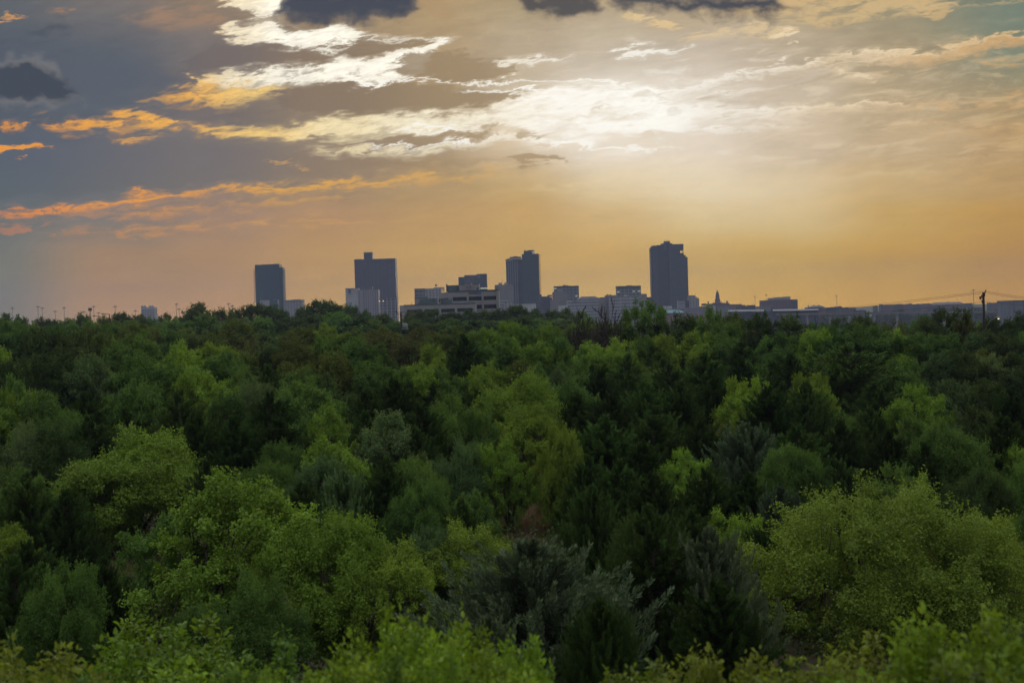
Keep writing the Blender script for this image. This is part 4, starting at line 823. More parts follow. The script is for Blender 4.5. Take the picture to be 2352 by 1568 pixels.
# ------------------------------------------------------------------ high-mast lights
def mast_proto():
    o = bpy.data.objects.new('light_mast', None)
    return o
def light_mast(px, pyt, H, d, label, group, base):
    """lighting mast: pole and a ring of lamps"""
    t = at(px, pyt, d); o = empty('light_mast', (t.x, d, base), label, 'light mast', group)
    hh = t.z-base
    m = MB(); m.tube([(0, 0, 0), (0, 0, hh)], [H*0.008, H*0.005], 6); m.build('pole', m_steel, o)
    m = MB(); m.lathe(0, 0, [(H*0.008, hh-H*.006), (H*.032, hh-H*.002), (H*.032, hh+H*.002), (H*.006, hh+H*.012), (0.01, hh+H*.03)], 10)
    m.build('lamp_ring', m_steel, o)
    for k in range(6):
        w = k*math.pi/3; x, y = H*.032*math.cos(w), H*.032*math.sin(w); q_ = MB(); q_.lathe(x, y, [(H*.009, hh-H*.010), (H*.009, hh), (H*.004, hh+H*.004)], 6); q_.build('lamp', m_dark, o)
    return o
LM = [(28,707.3,1300),(87,704.2,1000),(96.7,707.3,1200),(126.7,714.8,1200),(147,706.6,1200),(192.5,715.5,1500),(215,703.7,1150),(226.2,718.5,1500),(264.5,703.7,1150),(311,713.5,1500),(405,698.4,1000),(411.2,709.6,1300),(420,716.6,1700),(441.8,701,1350),(525,697.8,1250),(534,702.5,1450),(570,701.4,1500),(1733.9,681.1,1900),(1759.8,677.3,1800),(1921.6,679.9,1700),(2235.7,666.4,1350)]
mast_lab = ['leftmost light mast on the skyline', 'taller left mast of the pair at far left', 'shorter right mast of the pair at far left', 'short light mast right of the far-left pair', 'single thin light mast left of the latticed aerial', 'small light mast left of the latticed aerial', 'light mast just right of the latticed aerial', 'small light mast above the brown street lamps', 'thin light mast right of the brown street lamps', 'small light mast left of the turreted block', 'tallest light mast between turreted block and dark round oak', 'shorter light mast just right of the tallest left mast', 'smallest light mast beside the dark round oak', 'light mast rising behind the dark round oak', 'light mast left of the teal balcony tower', 'shorter light mast beside the drum aerial', 'tiny light mast close to the teal balcony tower', 'light mast right of the courthouse dome', 'light mast rising behind the left end of the square stepped block', 'light mast standing by the highway bridge', 'tall light mast left of the near utility pole']
for (px, py, d), lb in zip(LM, mast_lab):
    base = gz(at(px, 740, d).x, d); light_mast(px, py, 40 if px > 1000 else 38*d/1200, d, lb, 'tall highway light masts', base)
# lattice aerial, drum aerial
t = at(206.8, 706.6, 900); o = empty('lattice_aerial', (t.x, 900, gz(t.x, 900)), 'thick latticed aerial mast on the far left skyline', 'aerial'); hh = t.z-o.location.z
m = MB()
for sx, sy in ((-.5, -.5), (.5, -.5), (0, .6)): m.tube([(sx, sy, 0), (sx*.9, sy*.9, hh)], .09, 4)
for k in range(14):
    z = hh-12+k*.85; s1 = [(-.5, -.5), (.5, -.5), (0, .6)]
    for i in range(3): m.tube([(*s1[i], z), (*s1[(i+1) % 3], z+.8)], .05, 4)
m.build('lattice_mast', m_steel, o)
m = MB(); m.box(-1.0, 1.0, -.8, .8, hh-2.0, hh-.2); m.build('antenna_box', m_dark, o)
t = at(541, 706.5, 1000); o = empty('drum_aerial', (t.x, 1000, gz(t.x, 1000)), 'short pole with round drum antennas left of the balcony tower', 'aerial'); hh = t.z-o.location.z
m = MB(); m.tube([(0, 0, 0), (0, 0, hh)], .2, 5); m.build('pole', m_steel, o)
for z, x in ((hh-.8, -.8), (hh-2.6, .6)): m = MB(); m.tube([(x, -.5, z), (x, .3, z)], .75, 10); m.build('drum', m_white, o)

# ------------------------------------------------------------------ brown street lamps, utility poles, cables
m_rust = plain('brown_painted_steel', (0.07,0.035,0.03), 0.6, 0.3); m_wood = plain('creosoted_wood', (0.028,0.02,0.018), 0.9, scale=3, var=0.3)
m_cable = plain('black_cable', (0.02,0.02,0.02), 0.6); m_tank = plain('pale_transformer_steel', (0.14,0.16,0.175), 0.5, scale=1)
for px, py, xa_, lb in ((251, 720.9, 233.5, 'right, taller brown street lamp with long arm at left'), (229.7, 725.7, 213, 'left, shorter brown street lamp with long arm at left')):
    d = 300 if px > 240 else 315
    t = at(px, py, d); a = at(xa_, py, d); o = empty('street_lamp', (t.x, d, gz(t.x, d)), lb, 'street lamp', 'brown street lamps'); hh = t.z-o.location.z; L_ = a.x-t.x
    m = MB(); m.tube([(0, 0, 0), (0, 0, hh)], [.13, .10], 8); m.build('post', m_rust, o)
    m = MB(); m.tube([(0, 0, hh-.05), (L_*.5, 0, hh+.02), (L_*.75, 0, hh+.05)], .06, 6); m.build('arm', m_rust, o)
    m = MB(); m.box(L_, L_*.66, -.18, .18, hh-.05, hh+.13); m.build('lamp_head', m_rust, o)
# near utility pole with lamp (right)
PD = 178.0
t = at(2258.6, 671.3, PD); bz = gz(t.x, PD); o = empty('utility_pole', (t.x, PD, bz), 'near wooden utility pole with curved lamp arm, standing over the woods at right', 'utility pole'); hh = t.z-bz
m = MB(); m.tube([(0, 0, -.5), (0, 0, hh)], [.2, .14], 10); m.build('pole', m_wood, o)
m = MB(); m.box(.12, .22, -.05, .05, hh-.5, hh+.05); m.tube([(.08, 0, hh-.35), (.3, 0, hh+.1)], .035, 5); m.tube([(.3, 0, hh+.06), (.3, 0, hh+.28)], .075, 7); m.build('pin_insulator', m_wood, o)
m = MB(); m.tube([(-.05, -.1, hh-.75), (-.42, -.1, hh-.7)], .05, 5); m.tube([(-.42, -.1, hh-.85), (-.42, -.1, hh-.5)], .13, 8); m.tube([(-.22, -.1, hh-.62), (-.22, -.1, hh-.3)], .10, 8); m.tube([(-.2, -.1, hh-1.35), (-.2, -.1, hh-1.0)], .07, 6); m.tube([(-.42, -.1, hh-.8), (-.2, -.1, hh-1.3)], .02, 4); m.build('cutout_switch', m_wood, o)
arm = [(.1, 0, hh-4.85), (.35, 0, hh-4.2), (.8, 0, hh-3.55), (1.35, 0, hh-3.25), (1.6, 0, hh-3.22)]
m = MB(); m.tube(arm, .035, 6); am = m.build('lamp_arm', m_steel, o)
m = MB(); m.tube([(1.45, 0, hh-3.22), (1.6, 0, hh-3.2), (2.05, 0, hh-3.24)], [.06, .13, .09], 8); hd = m.build('lamp_head', m_steel, o)
m = MB(); m.lathe(1.82, 0, [(.03, hh-3.42), (.11, hh-3.36), (.13, hh-3.31)], 10); m.build('lamp_glass', m_lamp, o)
pole_top = Vector((t.x, PD, t.z))
# far utility pole with transformers
UD = 330.0
t = at(920.6, 716.5, UD); bz = gz(t.x, UD); o = empty('utility_pole', (t.x, UD, bz), 'utility pole with crossarms and pale transformers left of the low bank wing', 'utility pole'); hh = t.z-bz
m = MB(); m.tube([(0, 0, 0), (0, 0, hh)], [.22, .16], 8); m.build('pole', m_wood, o)
m = MB(); m.tube([(-1.1, 0, hh-.1), (.4, 0, hh-1.0)], .07, 5); m.tube([(-.1, 0, hh-1.6), (-.7, 0, hh-.6)], .04, 4); m.tube([(-1.0, 0, hh), (-1.0, 0, hh+.35)], .12, 6); m.tube([(-1.15, 0, hh-.05), (1.0, 0, hh-.05)], .05, 5); m.build('crossarm', m_wood, o)
for x, y, z in ((.55, -.3, hh-3.0), (.95, 0, hh-3.1), (1.25, .3, hh-3.2)):
    m = MB(); m.lathe(x, y, [(.24, z-.55), (.26, z-.5), (.26, z+.2), (.15, z+.3), (.05, z+.55)], 9); m.build('transformer', m_tank, o)
m = MB(); m.box(.1, 1.6, -.35, .5, hh-4.0, hh-3.82); m.build('platform', m_tank, o)
far_top = Vector((t.x, UD, t.z))
def cable(name, a, c, sag, r, label, group):
    pts = []
    for i in range(25):
        s_ = i/24; p = a.lerp(c, s_); p.z -= 4*sag*s_*(1-s_); pts.append(p)
    m = MB(); o0 = pts[0].copy(); m.tube([p-o0 for p in pts], r, 4); o = m.build(name, m_cable); o.location = o0; return tag(o, label, 'cable', group)
gr = 'overhead cables from the near utility pole'
for k, (dz, px, py, lb) in enumerate(((.15, 1500, 727, 'upper'), (-.05, 1500, 729, 'middle'), (-1.2, 1500, 734, 'lowest'))):
    c = at(px, py+2, 330); cable('overhead_cable', pole_top+Vector((.3 if k < 2 else -.2, 0, dz)), c, 1.0, .022, f'{lb} overhead cable running left from the near utility pole', gr)
    c = at(2480, (690, 694, 699)[k], 150); cable('overhead_cable', pole_top+Vector((.3 if k < 2 else .2, 0, dz)), c, .25, .022, f'{lb} overhead cable running right from the near utility pole', gr)
for k, (dz, lb) in enumerate(((.2, 'upper'), (-1.0, 'lower'))):
    c = at(700, 738+6*k, 360); cable('overhead_cable', far_top+Vector((-.9, 0, dz)), c, .8, .03, f'{lb} thin cable running left from the transformer pole', gr)
# lit street light far in front of the column block
t = at(876, 691.3, 1500); o = empty('street_lamp', (t.x, 1500, gz(t.x, 1500)), 'twin-headed lit street light in front of the column block', 'street lamp'); hh = t.z-o.location.z
m = MB(); m.tube([(0, 0, 0), (0, 0, hh-1)], .15, 6); m.build('post', m_steel, o)
m = MB(); m.tube([(-2, 0, hh), (0, 0, hh-1), (2, 0, hh)], .1, 5); m.build('arm', m_steel, o)
for x in (-2, 2): m = MB(); m.lathe(x, 0, [(.3, hh-.4), (.5, hh), (.1, hh+.3)], 8); m.build('lamp_head', m_lamp, o)
t = at(2275.6, 723, 900); 

# ------------------------------------------------------------------ foliage material: colour comes from each tree
def leafmat(name, transl=0.38, rough=0.6, spec=0.1, hue=(1.18, 1.05, 0.65), amp=0.45):
    m, q = newmat(name); oi = q.n('ShaderNodeObjectInfo'); at_ = q.n('ShaderNodeAttribute'); at_.attribute_name = 'tint'
    sp = q.n('ShaderNodeSeparateColor'); q.put(sp.inputs[0], at_.outputs['Color'])
    t1, t2 = sp.outputs[0], sp.outputs[1]
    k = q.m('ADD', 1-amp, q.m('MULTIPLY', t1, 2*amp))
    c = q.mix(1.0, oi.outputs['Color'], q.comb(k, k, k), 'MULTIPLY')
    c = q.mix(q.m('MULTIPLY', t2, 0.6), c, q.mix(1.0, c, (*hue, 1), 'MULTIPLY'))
    b = q.n('ShaderNodeBsdfPrincipled'); q.put(b.inputs['Base Color'], c); b.inputs['Roughness'].default_value = rough; b.inputs['Specular IOR Level'].default_value = spec
    tr = q.n('ShaderNodeBsdfTranslucent'); q.put(tr.inputs[0], q.mix(1.0, c, (1.25, 1.2, 0.5, 1), 'MULTIPLY'))
    mx = q.n('ShaderNodeMixShader'); mx.inputs[0].default_value = transl; q.nt.links.new(b.outputs[0], mx.inputs[1]); q.nt.links.new(tr.outputs[0], mx.inputs[2])
    o = q.n('ShaderNodeOutputMaterial'); q.nt.links.new(mx.outputs[0], o.inputs[0]); return m
M_LEAF = leafmat('broad_leaves'); M_NEEDLE = leafmat('juniper_sprays', 0.12, 0.8, 0.05, (1.2, 1.1, 0.75), 0.72); M_SHRUB = leafmat('near_leaves', 0.45, 0.5, 0.2, (1.35, 1.08, 0.5), 0.45)
M_BARK = plain('bark', (0.045, 0.036, 0.03), 0.95, scale=2.5, var=0.4, spec=0.1); M_BAREBARK = plain('dead_bark', (0.032, 0.024, 0.022), 0.9, scale=3, var=0.3, spec=0.1)

def unit(v): return v/np.maximum(np.linalg.norm(v, axis=-1, keepdims=True), 1e-9)
def leaf_mesh(name, P, N, Dr, ln, wd, tint, mat, shape='diamond', extra=None):
    """one small folded blade per point; P centre, N face normal, Dr long direction"""
    n = len(P); Dr = unit(Dr); S_ = unit(np.cross(Dr, N)); N2 = np.cross(S_, Dr)
    ln = np.broadcast_to(ln, (n,))[:, None]; wd = np.broadcast_to(wd, (n,))[:, None]
    if shape == 'diamond':
        V = np.stack([P-Dr*ln*.5, P+S_*wd*.5+N2*wd*.18, P+Dr*ln*.5, P-S_*wd*.5+N2*wd*.18], 1); k = 4
        F = np.arange(n*4).reshape(n, 4)
        lt = np.full(n, 4); ls = np.arange(n)*4; lv = F.ravel()
    else:   # six-sided leaf
        V = np.stack([P-Dr*ln*.5, P-Dr*ln*.2+S_*wd*.42, P+Dr*ln*.2+S_*wd*.38, P+Dr*ln*.5-N2*ln*.12, P+Dr*ln*.2-S_*wd*.38, P-Dr*ln*.2-S_*wd*.42], 1)
        V[:, [1, 2, 4, 5]] += (N2*wd*.16)[:, None]
        k = 6; a = np.arange(n)[:, None]*6
        lv = np.concatenate([a+0, a+1, a+2, a+3, a+0, a+3, a+4, a+5], 1).ravel(); lt = np.full(n*2, 4); ls = np.arange(n*2)*4
    V = V.reshape(-1, 3); tv = np.repeat(tint, k, 0)
    me = bpy.data.meshes.new(name); me.vertices.add(len(V)); me.vertices.foreach_set('co', V.astype('f').ravel())
    me.loops.add(len(lv)); me.loops.foreach_set('vertex_index', lv.astype('i')); me.polygons.add(len(lt)); me.polygons.foreach_set('loop_start', ls.astype('i')); me.polygons.foreach_set('loop_total', lt.astype('i'))
    ca = me.color_attributes.new('tint', 'FLOAT_COLOR', 'POINT'); ca.data.foreach_set('color', np.concatenate([tv, np.zeros((len(tv), 4-tv.shape[1]))], 1).astype('f').ravel())
    me.materials.append(mat); me.update(calc_edges=True); return me
def rdir(rs, n): return unit(rs.normal(size=(n, 3)))
def bez(a, b, c, n=4):
    t = np.linspace(0, 1, n+1)[:, None]; return (1-t)**2*a+2*t*(1-t)*b+t*t*c

def broadleaf(seed, H, Wd, nc, nl, leaf, crown=0.90, clump=0.11, gap=0.0, flat=0.8, low=-0.75, aspect=1.6, limbs=7):
    """rounded, lumpy crown of leaf clumps carried on limbs; returns (trunk mesh, crown mesh), H tall, Wd wide"""
    rs = np.random.RandomState(seed)
    cz = H*(1-crown*0.5); rz = H*crown*0.5; rx = Wd*0.5
    # the crown is a handful of uneven boughs' worth of foliage, each a lumpy mass of its own
    nL = rs.randint(6, 10); LC = []; LR = []; ang = rs.rand()*6.28
    for i in range(nL):
        if i == 0: c_ = np.array([rs.uniform(-.12, .12)*Wd, rs.uniform(-.12, .12)*Wd, cz+rz*.45]); r_ = Wd*rs.uniform(.20, .27)
        else:
            ang += 2*math.pi/(nL-1)*rs.uniform(.7, 1.3); rr0 = rx*rs.uniform(.42, .74); c_ = np.array([math.cos(ang)*rr0, math.sin(ang)*rr0, cz+rz*rs.uniform(-.62, .42)]); r_ = Wd*rs.uniform(.13, .25)
        LC.append(c_); LR.append(r_)
    LC = np.array(LC); LR = np.array(LR); pl = LR**2/np.sum(LR**2); cs = []; own = []
    while len(cs) < nc:
        j = rs.choice(nL, p=pl); d = rdir(rs, 1)[0]
        if d[2] < -.55 or rs.rand() < gap*.3: continue
        if rs.rand() < .86: p_ = LC[j]+d*LR[j]*rs.uniform(.62, 1.12)*np.array([1, 1, .82])
        else: p_ = np.array([rs.normal()*rx*.38, rs.normal()*rx*.38, cz+rz*rs.uniform(-.9, .2)])
        others = np.linalg.norm((LC-p_)/LR[:, None], axis=1); others[j] = 9
        if others.min() < .6: continue
        cs.append(p_); own.append(j)
    cs = np.array(cs); own = np.array(own); lt_ = rs.rand(nL); lt2_ = rs.rand(nL); k = Wd*clump*rs.uniform(0.55, 1.3, nc)
    sc_ = rx*.97/np.percentile(np.hypot(cs[:, 0], cs[:, 1]), 97); cs[:, :2] *= sc_; cs[:, 2] += H-k.mean()*.6-cs[:, 2].max()
    # keep inside height
    cs[:, 2] = np.minimum(cs[:, 2], H-k*0.4)
    w = k**2; cnt = np.maximum((nl*w/w.sum()).astype(int), 4); P = []; N = []; T = []
    ctint = rs.rand(nc); ctint2 = rs.rand(nc)**3
    for i in range(nc):
        m_ = cnt[i]; dd = rdir(rs, m_); r = rs.rand(m_)**0.45
        off = dd*r[:, None]*k[i]*np.array([1, 1, flat])
        off[:, 2] -= 0.25*(off[:, 0]**2+off[:, 1]**2)/k[i]          # clumps droop at their rim
        ns = rs.randint(7, 13); sd = unit(unit(cs[i]-np.array([0, 0, cz-rz*.3]))*.8+rdir(rs, ns)+np.array([0, 0, .35])); ms = int(m_*.24); si = rs.randint(0, ns, ms); su = rs.uniform(.5, 1.0, ms)*rs.uniform(1.0, 1.75, ns)[si]
        off[:ms] = sd[si]*(su*k[i])[:, None]*np.array([1, 1, .85])+rs.normal(size=(ms, 3))*k[i]*.10
        P.append(cs[i]+off); out = unit(cs[i]-np.array([0, 0, cz-rz*.5]))
        N.append(unit(np.array([0, 0, 0.75])+0.45*out+0.85*dd+0.4*rs.normal(size=(m_, 3))))
        T.append(np.stack([0.25*lt_[own[i]]+0.35*ctint[i]+0.40*rs.rand(m_), .35*lt2_[own[i]]**2+0.4*ctint2[i]+0.25*rs.rand(m_)**3], 1))
    P = np.concatenate(P); N = np.concatenate(N); T = np.concatenate(T); n = len(P)
    zs_ = H/np.percentile(P[:, 2], 99.6); P[:, 2] *= zs_; cs[:, 2] *= zs_
    sz = leaf*rs.uniform(0.7, 1.35, n)
    cr = leaf_mesh('crown', P, N, rs.normal(size=(n, 3))+np.array([0, 0, -.2]), sz*aspect, sz, T, M_LEAF)
    m = MB(); tr = max(0.05, H*0.022); top = np.array([rs.uniform(-.2, .2), rs.uniform(-.2, .2), H*(1-crown)*0.95])
    m.tube(bez(np.array([0, 0, -0.4]), np.array([rs.uniform(-.15, .15)*2, 0, top[2]*.5]), top, 4), [tr*1.2, tr, tr*.95, tr*.9, tr*.8], 7)
    tips = []
    for i in range(limbs):
        a = 2*math.pi*(i+rs.rand()*.6)/limbs; e = rs.uniform(0.35, 0.95)
        tp = np.array([math.cos(a)*rx*.62*(1.1-e*.6), math.sin(a)*rx*.62*(1.1-e*.6), cz+rz*(e-.35)*.9])
        mid = (top+tp)/2+np.array([math.cos(a)*rx*.12, math.sin(a)*rx*.12, -H*.04]); m.tube(bez(top, mid, tp, 4), [tr*.62, tr*.5, tr*.4, tr*.3, tr*.2], 5); tips.append((mid, tp))
    tp = np.array([0, 0, cz+rz*.4]); m.tube(bez(top, (top+tp)/2+.2, tp, 3), [tr*.6, tr*.45, tr*.3, tr*.15], 5); tips.append((top, tp))
    for i in range(0, nc, 1 if nc < 160 else 2):
        best = min(tips, key=lambda q_: np.linalg.norm(q_[1]-cs[i])); s0 = best[0]*.35+best[1]*.65
        mid = (s0+cs[i])/2+np.array([0, 0, -.15*np.linalg.norm(s0-cs[i])]); m.tube(bez(s0, mid, cs[i], 3), [tr*.24, tr*.17, tr*.1, tr*.05], 4, cap=False)
    return m.mesh('trunk', M_BARK), cr

def juniper(seed, H, Wd, npl, nl, leaf, upc=0.75, base=0.05, loose=1.0):
    """dark evergreen built of upswept feathery plumes"""
    rs = np.random.RandomState(seed); P = []; N = []; Dd = []; T = []; m = MB(); tr = H*.02
    m.tube([(0, 0, -.4), (0.05, 0, H*.5), (0, 0, H*.93)], [tr*1.3, tr*.8, tr*.15], 6)
    ts = np.sort(rs.rand(npl)**1.15)*0.96+base*.5
    lens = []
    for i in range(npl):
        t = min(ts[i], 0.985); L = Wd*.5*((1-t)**0.62)*rs.uniform(.62, 1.12)+H*0.05; a = rs.rand()*2*math.pi
        r0 = rs.uniform(0, .45)*L; o = np.array([math.cos(a), math.sin(a), 0]); z0 = t*H*0.9
        A_ = np.array([0, 0, z0])+o*r0*.8; B_ = A_+o*L*.55+np.array([0, 0, L*.05]); C_ = A_+o*L*(1.0-upc*.25)+np.array([rs.normal()*L*.16, rs.normal()*L*.16, L*upc*rs.uniform(.3, 1.25)])
        if t > .9: C_ = A_+o*L*.25+np.array([0, 0, H*.09*rs.uniform(.6, 1.1)]); B_ = (A_+C_)/2
        lens.append((A_, B_, C_, L))
        m.tube(bez(np.array([0, 0, max(z0-L*.2, 0)]), A_, B_, 3), [tr*.3, tr*.2, tr*.13, tr*.06], 4, cap=False)
    tot = sum(l[3] for l in lens)
    for A_, B_, C_, L in lens:
        n = max(int(nl*L/tot), 8); u = rs.rand(n)**0.8; u1 = u[:, None]
        pt = (1-u1)**2*A_+2*u1*(1-u1)*B_+u1*u1*C_; tg = unit(2*(1-u1)*(B_-A_)+2*u1*(C_-B_))
        rad = L*.20*loose*(1.02-u)**.8*rs.rand(n)**.5+0.02
        side = unit(np.cross(tg, rdir(rs, n))); pt = pt+side*rad[:, None]
        P.append(pt); dr = unit(tg*1.0+side*.6+np.array([0, 0, .45])+.25*rs.normal(size=(n, 3))); Dd.append(dr); N.append(unit(side+.5*rs.normal(size=(n, 3))+np.array([0, 0, .4])))
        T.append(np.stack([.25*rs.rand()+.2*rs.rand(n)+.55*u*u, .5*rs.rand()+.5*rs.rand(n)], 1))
    P = np.concatenate(P); N = np.concatenate(N); Dd = np.concatenate(Dd); T = np.clip(np.concatenate(T), 0, 1); n = len(P); P[:, 2] *= H/np.percentile(P[:, 2], 99.8); sz = leaf*rs.uniform(.6, 1.3, n)
    return m.mesh('trunk', M_BARK), leaf_mesh('crown', P, N, Dd, sz*2.6, sz*.62, T, M_NEEDLE)

def bare(seed, H, Wd, depth=5, twig=0.012):
    rs = np.random.RandomState(seed); m = MB()
    def grow(p, d, L, r, k):
        n = 4; pts = [p]; dd = d.copy()
        for i in range(n): dd = unit(dd+rs.normal(size=3)*.13+np.array([0, 0, .05])); pts.append(pts[-1]+dd*L/n)
        m.tube(pts, [max(r*(1-.4*i/n), .03) for i in range(n+1)], 5 if k > 2 else 3, cap=False)
        if k == 0: return
        nb = 2 if k < depth else 3
        for j in range(nb):
            s_ = rs.uniform(.45, 1); q0 = pts[min(int(s_*n), n)]; nd = unit(dd+rs.normal(size=3)*.55*np.array([Wd/H*1.2, Wd/H*1.2, .45])); grow(q0, nd, L*rs.uniform(.6, .85), r*rs.uniform(.5, .7), k-1)
    for j in range(3): grow(np.array([rs.uniform(-.1, .1), rs.uniform(-.1, .1), -.3]), unit(np.array([rs.uniform(-.45, .45)*Wd/H, rs.uniform(-.3, .3), 1])), H*.36, H*.022, depth)
    zt_ = max(v[2] for v in m.v); wt_ = max(abs(v[0]) for v in m.v); m.v = [(v[0]*Wd*.5/wt_, v[1]*Wd*.5/wt_, v[2]*H/zt_) for v in m.v]
    return m.mesh('trunk', M_BAREBARK), None

def shrub(seed, H, Wd, stems, nl, leaf, tall=1.0):
    """near bush: upright leafy shoots from the ground"""
    rs = np.random.RandomState(seed); m = MB(); P = []; N = []; Dd = []; T = []; tot = 0; S_ = []
    for i in range(stems):
        a = rs.rand()*2*math.pi; r = Wd*.5*rs.rand()**.5; h = H*(1-.5*(r/(Wd*.5))**2)*(rs.uniform(.75, .98) if rs.rand() < .93 else rs.uniform(.95, 1.06))
        A_ = np.array([math.cos(a)*r*.25, math.sin(a)*r*.25, -.1]); C_ = np.array([math.cos(a)*r, math.sin(a)*r, h]); B_ = np.array([math.cos(a)*r*.8, math.sin(a)*r*.8, h*.45])
        m.tube(bez(A_, B_, C_, 5), [.022, .018, .013, .009, .006, .003], 4, cap=False); S_.append((A_, B_, C_, h)); tot += h
    for A_, B_, C_, h in S_:
        n = int(nl*h/tot); u = rs.uniform(.25, 1, n)**.75; u1 = u[:, None]; pt = (1-u1)**2*A_+2*u1*(1-u1)*B_+u1*u1*C_
        side = rdir(rs, n); side[:, 2] *= .5; side = unit(side); rad = Wd*.17*tall*(1.08-.8*u)*rs.rand(n)**.6+.03
        P.append(pt+side*rad[:, None]); Dd.append(unit(side+np.array([0, 0, .25])+.4*rs.normal(size=(n, 3)))); N.append(unit(np.array([0, 0, 1.0])+.6*rs.normal(size=(n, 3))))
        T.append(np.stack([.3*rs.rand()+.7*rs.rand(n), .5*rs.rand()+.5*rs.rand(n)**2], 1))
    P = np.concatenate(P); N = np.concatenate(N); Dd = np.concatenate(Dd); T = np.concatenate(T); n = len(P); sz = leaf*rs.uniform(.6, 1.3, n)
    return m.mesh('stems', M_BARK), leaf_mesh('foliage', P, N, Dd, sz*1.7, sz, T, M_SHRUB, 'leaf')

# prototypes: (trunk mesh, crown mesh, nominal height, nominal width)
PR = {}
def proto(k, fn, H, Wd, **a): PR.setdefault(k, []).append((*fn(H=H, Wd=Wd, **a), H, Wd))
for s_ in range(4): proto('oak_hi', broadleaf, 5.6, 7.5, seed=11+s_, nc=330, nl=125000, leaf=.058, clump=.066)
proto('oak_great', broadleaf, 5.4, 9.6, seed=17, nc=340, nl=200000, leaf=.05, clump=.058)
for s_ in range(3): proto('airy_hi', broadleaf, 6, 6.5, seed=31+s_, nc=150, nl=48000, leaf=.07, clump=.068, gap=.8, limbs=9, flat=.75, low=-.8)
for s_ in range(5): proto('oak_mid', broadleaf, 6.5, 7.5, seed=51+s_, nc=230, nl=48000, leaf=.095, clump=.07)
for s_ in range(2): proto('airy_mid', broadleaf, 7.5, 7.5, seed=71+s_, nc=100, nl=14000, leaf=.13, clump=.075, gap=.75, crown=.8, limbs=9)
for s_ in range(4): proto('oak_far', broadleaf, 9, 10, seed=91+s_, nc=130, nl=12000, leaf=.25, clump=.095, low=-.5)
for s_ in range(3): proto('spread_mid', broadleaf, 7, 10, seed=111+s_, nc=170, nl=20000, leaf=.12, clump=.06, crown=.7, flat=.4, low=-.3, limbs=8)
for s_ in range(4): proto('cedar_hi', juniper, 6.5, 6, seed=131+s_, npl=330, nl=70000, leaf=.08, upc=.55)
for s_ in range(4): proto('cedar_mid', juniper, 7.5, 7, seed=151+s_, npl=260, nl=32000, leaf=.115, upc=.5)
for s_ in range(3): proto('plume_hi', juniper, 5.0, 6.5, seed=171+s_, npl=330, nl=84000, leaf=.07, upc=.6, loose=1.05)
for s_ in range(2): proto('bare', bare, 7, 7, seed=191+s_)
for s_ in range(4): proto('shrub', shrub, 3.0, 2.8, seed=211+s_, stems=110, nl=24000, leaf=.055)

# colours of the kinds
KC = dict(bright=(0.112,0.188,0.024), yellow=(0.102,0.162,0.022), mid=(0.060,0.116,0.024), olive=(0.062,0.088,0.020), dark=(0.034,0.060,0.016),
          bluish=(0.058,0.098,0.038), cedar=(0.023,0.044,0.011), cedarlt=(0.036,0.068,0.017), silver=(0.050,0.074,0.044), brown=(0.056,0.066,0.018), nearly=(0.098,0.175,0.020), nearyellow=(0.100,0.140,0.024))
WORD = dict(bright='bright green', yellow='yellow-green', mid='mid-green', olive='olive-tinged', dark='dark green', bluish='dull blue-green', cedar='blackish green', cedarlt='dark green', silver='silver-tipped', brown='brown-tinged', nearly='bright leafy', nearyellow='yellowish')
PRK = dict(oak_great='great oak', oak_hi='leafy oak', airy_hi='airy clumpy tree', oak_mid='round-crowned tree', airy_mid='airy tree', oak_far='hazy round tree', spread_mid='spreading tree', cedar_hi='juniper', cedar_mid='juniper', plume_hi='plumed juniper', bare='bare tree', shrub='bush')
NAME = dict(oak_great='oak_tree', oak_hi='oak_tree', airy_hi='broadleaf_tree', oak_mid='oak_tree', airy_mid='broadleaf_tree', oak_far='broadleaf_tree', spread_mid='spreading_tree', cedar_hi='juniper_tree', cedar_mid='juniper_tree', plume_hi='juniper_tree', bare='bare_tree', shrub='bush')

# ------------------------------------------------------------------ planting list: chart x of the top, chart y of the top, width in chart px, distance, kind, colour
T_ = []
def row(d, kind, items):
    for it in items:
        x, y, w, c = it[:4]; T_.append((x, y, w, it[4] if len(it) > 4 else d, it[5] if len(it) > 5 else kind, c, it[6] if len(it) > 6 else None))
# far hazy belt on the left rise
row(520, 'oak_far', [(12,722,60,'dark'),(52,727,56,'dark'),(88,732,46,'dark'),(118,735,44,'dark'),(160,732,50,'mid'),(196,722,58,'dark'),(232,728,40,'mid'),(280,719,50,'dark'),(318,724,58,'dark'),(352,730,44,'mid'),(386,722,56,'dark'),(420,728,44,'dark'),
 (455,698,72,'dark'),(497,711,44,'dark'),(538,712,54,'olive'),(586,700,70,'dark'),(625,703,60,'dark'),(655,713,40,'dark'),(690,708,54,'dark'),(733,691,84,'dark'),(775,702,56,'dark'),(812,701,60,'dark'),(840,714,44,'dark'),(885,721,52,'olive'),(942,717,44,'olive'),
 (965,713,46,'dark'),(1002,712,52,'dark'),(1035,718,48,'dark'),(1078,712,62,'dark'),(1118,713,50,'dark'),(1152,711,56,'dark'),(1190,702,58,'dark'),(1228,710,52,'dark'),(1266,713,54,'dark'),(1300,709,50,'dark'),(1330,716,40,'mid')])
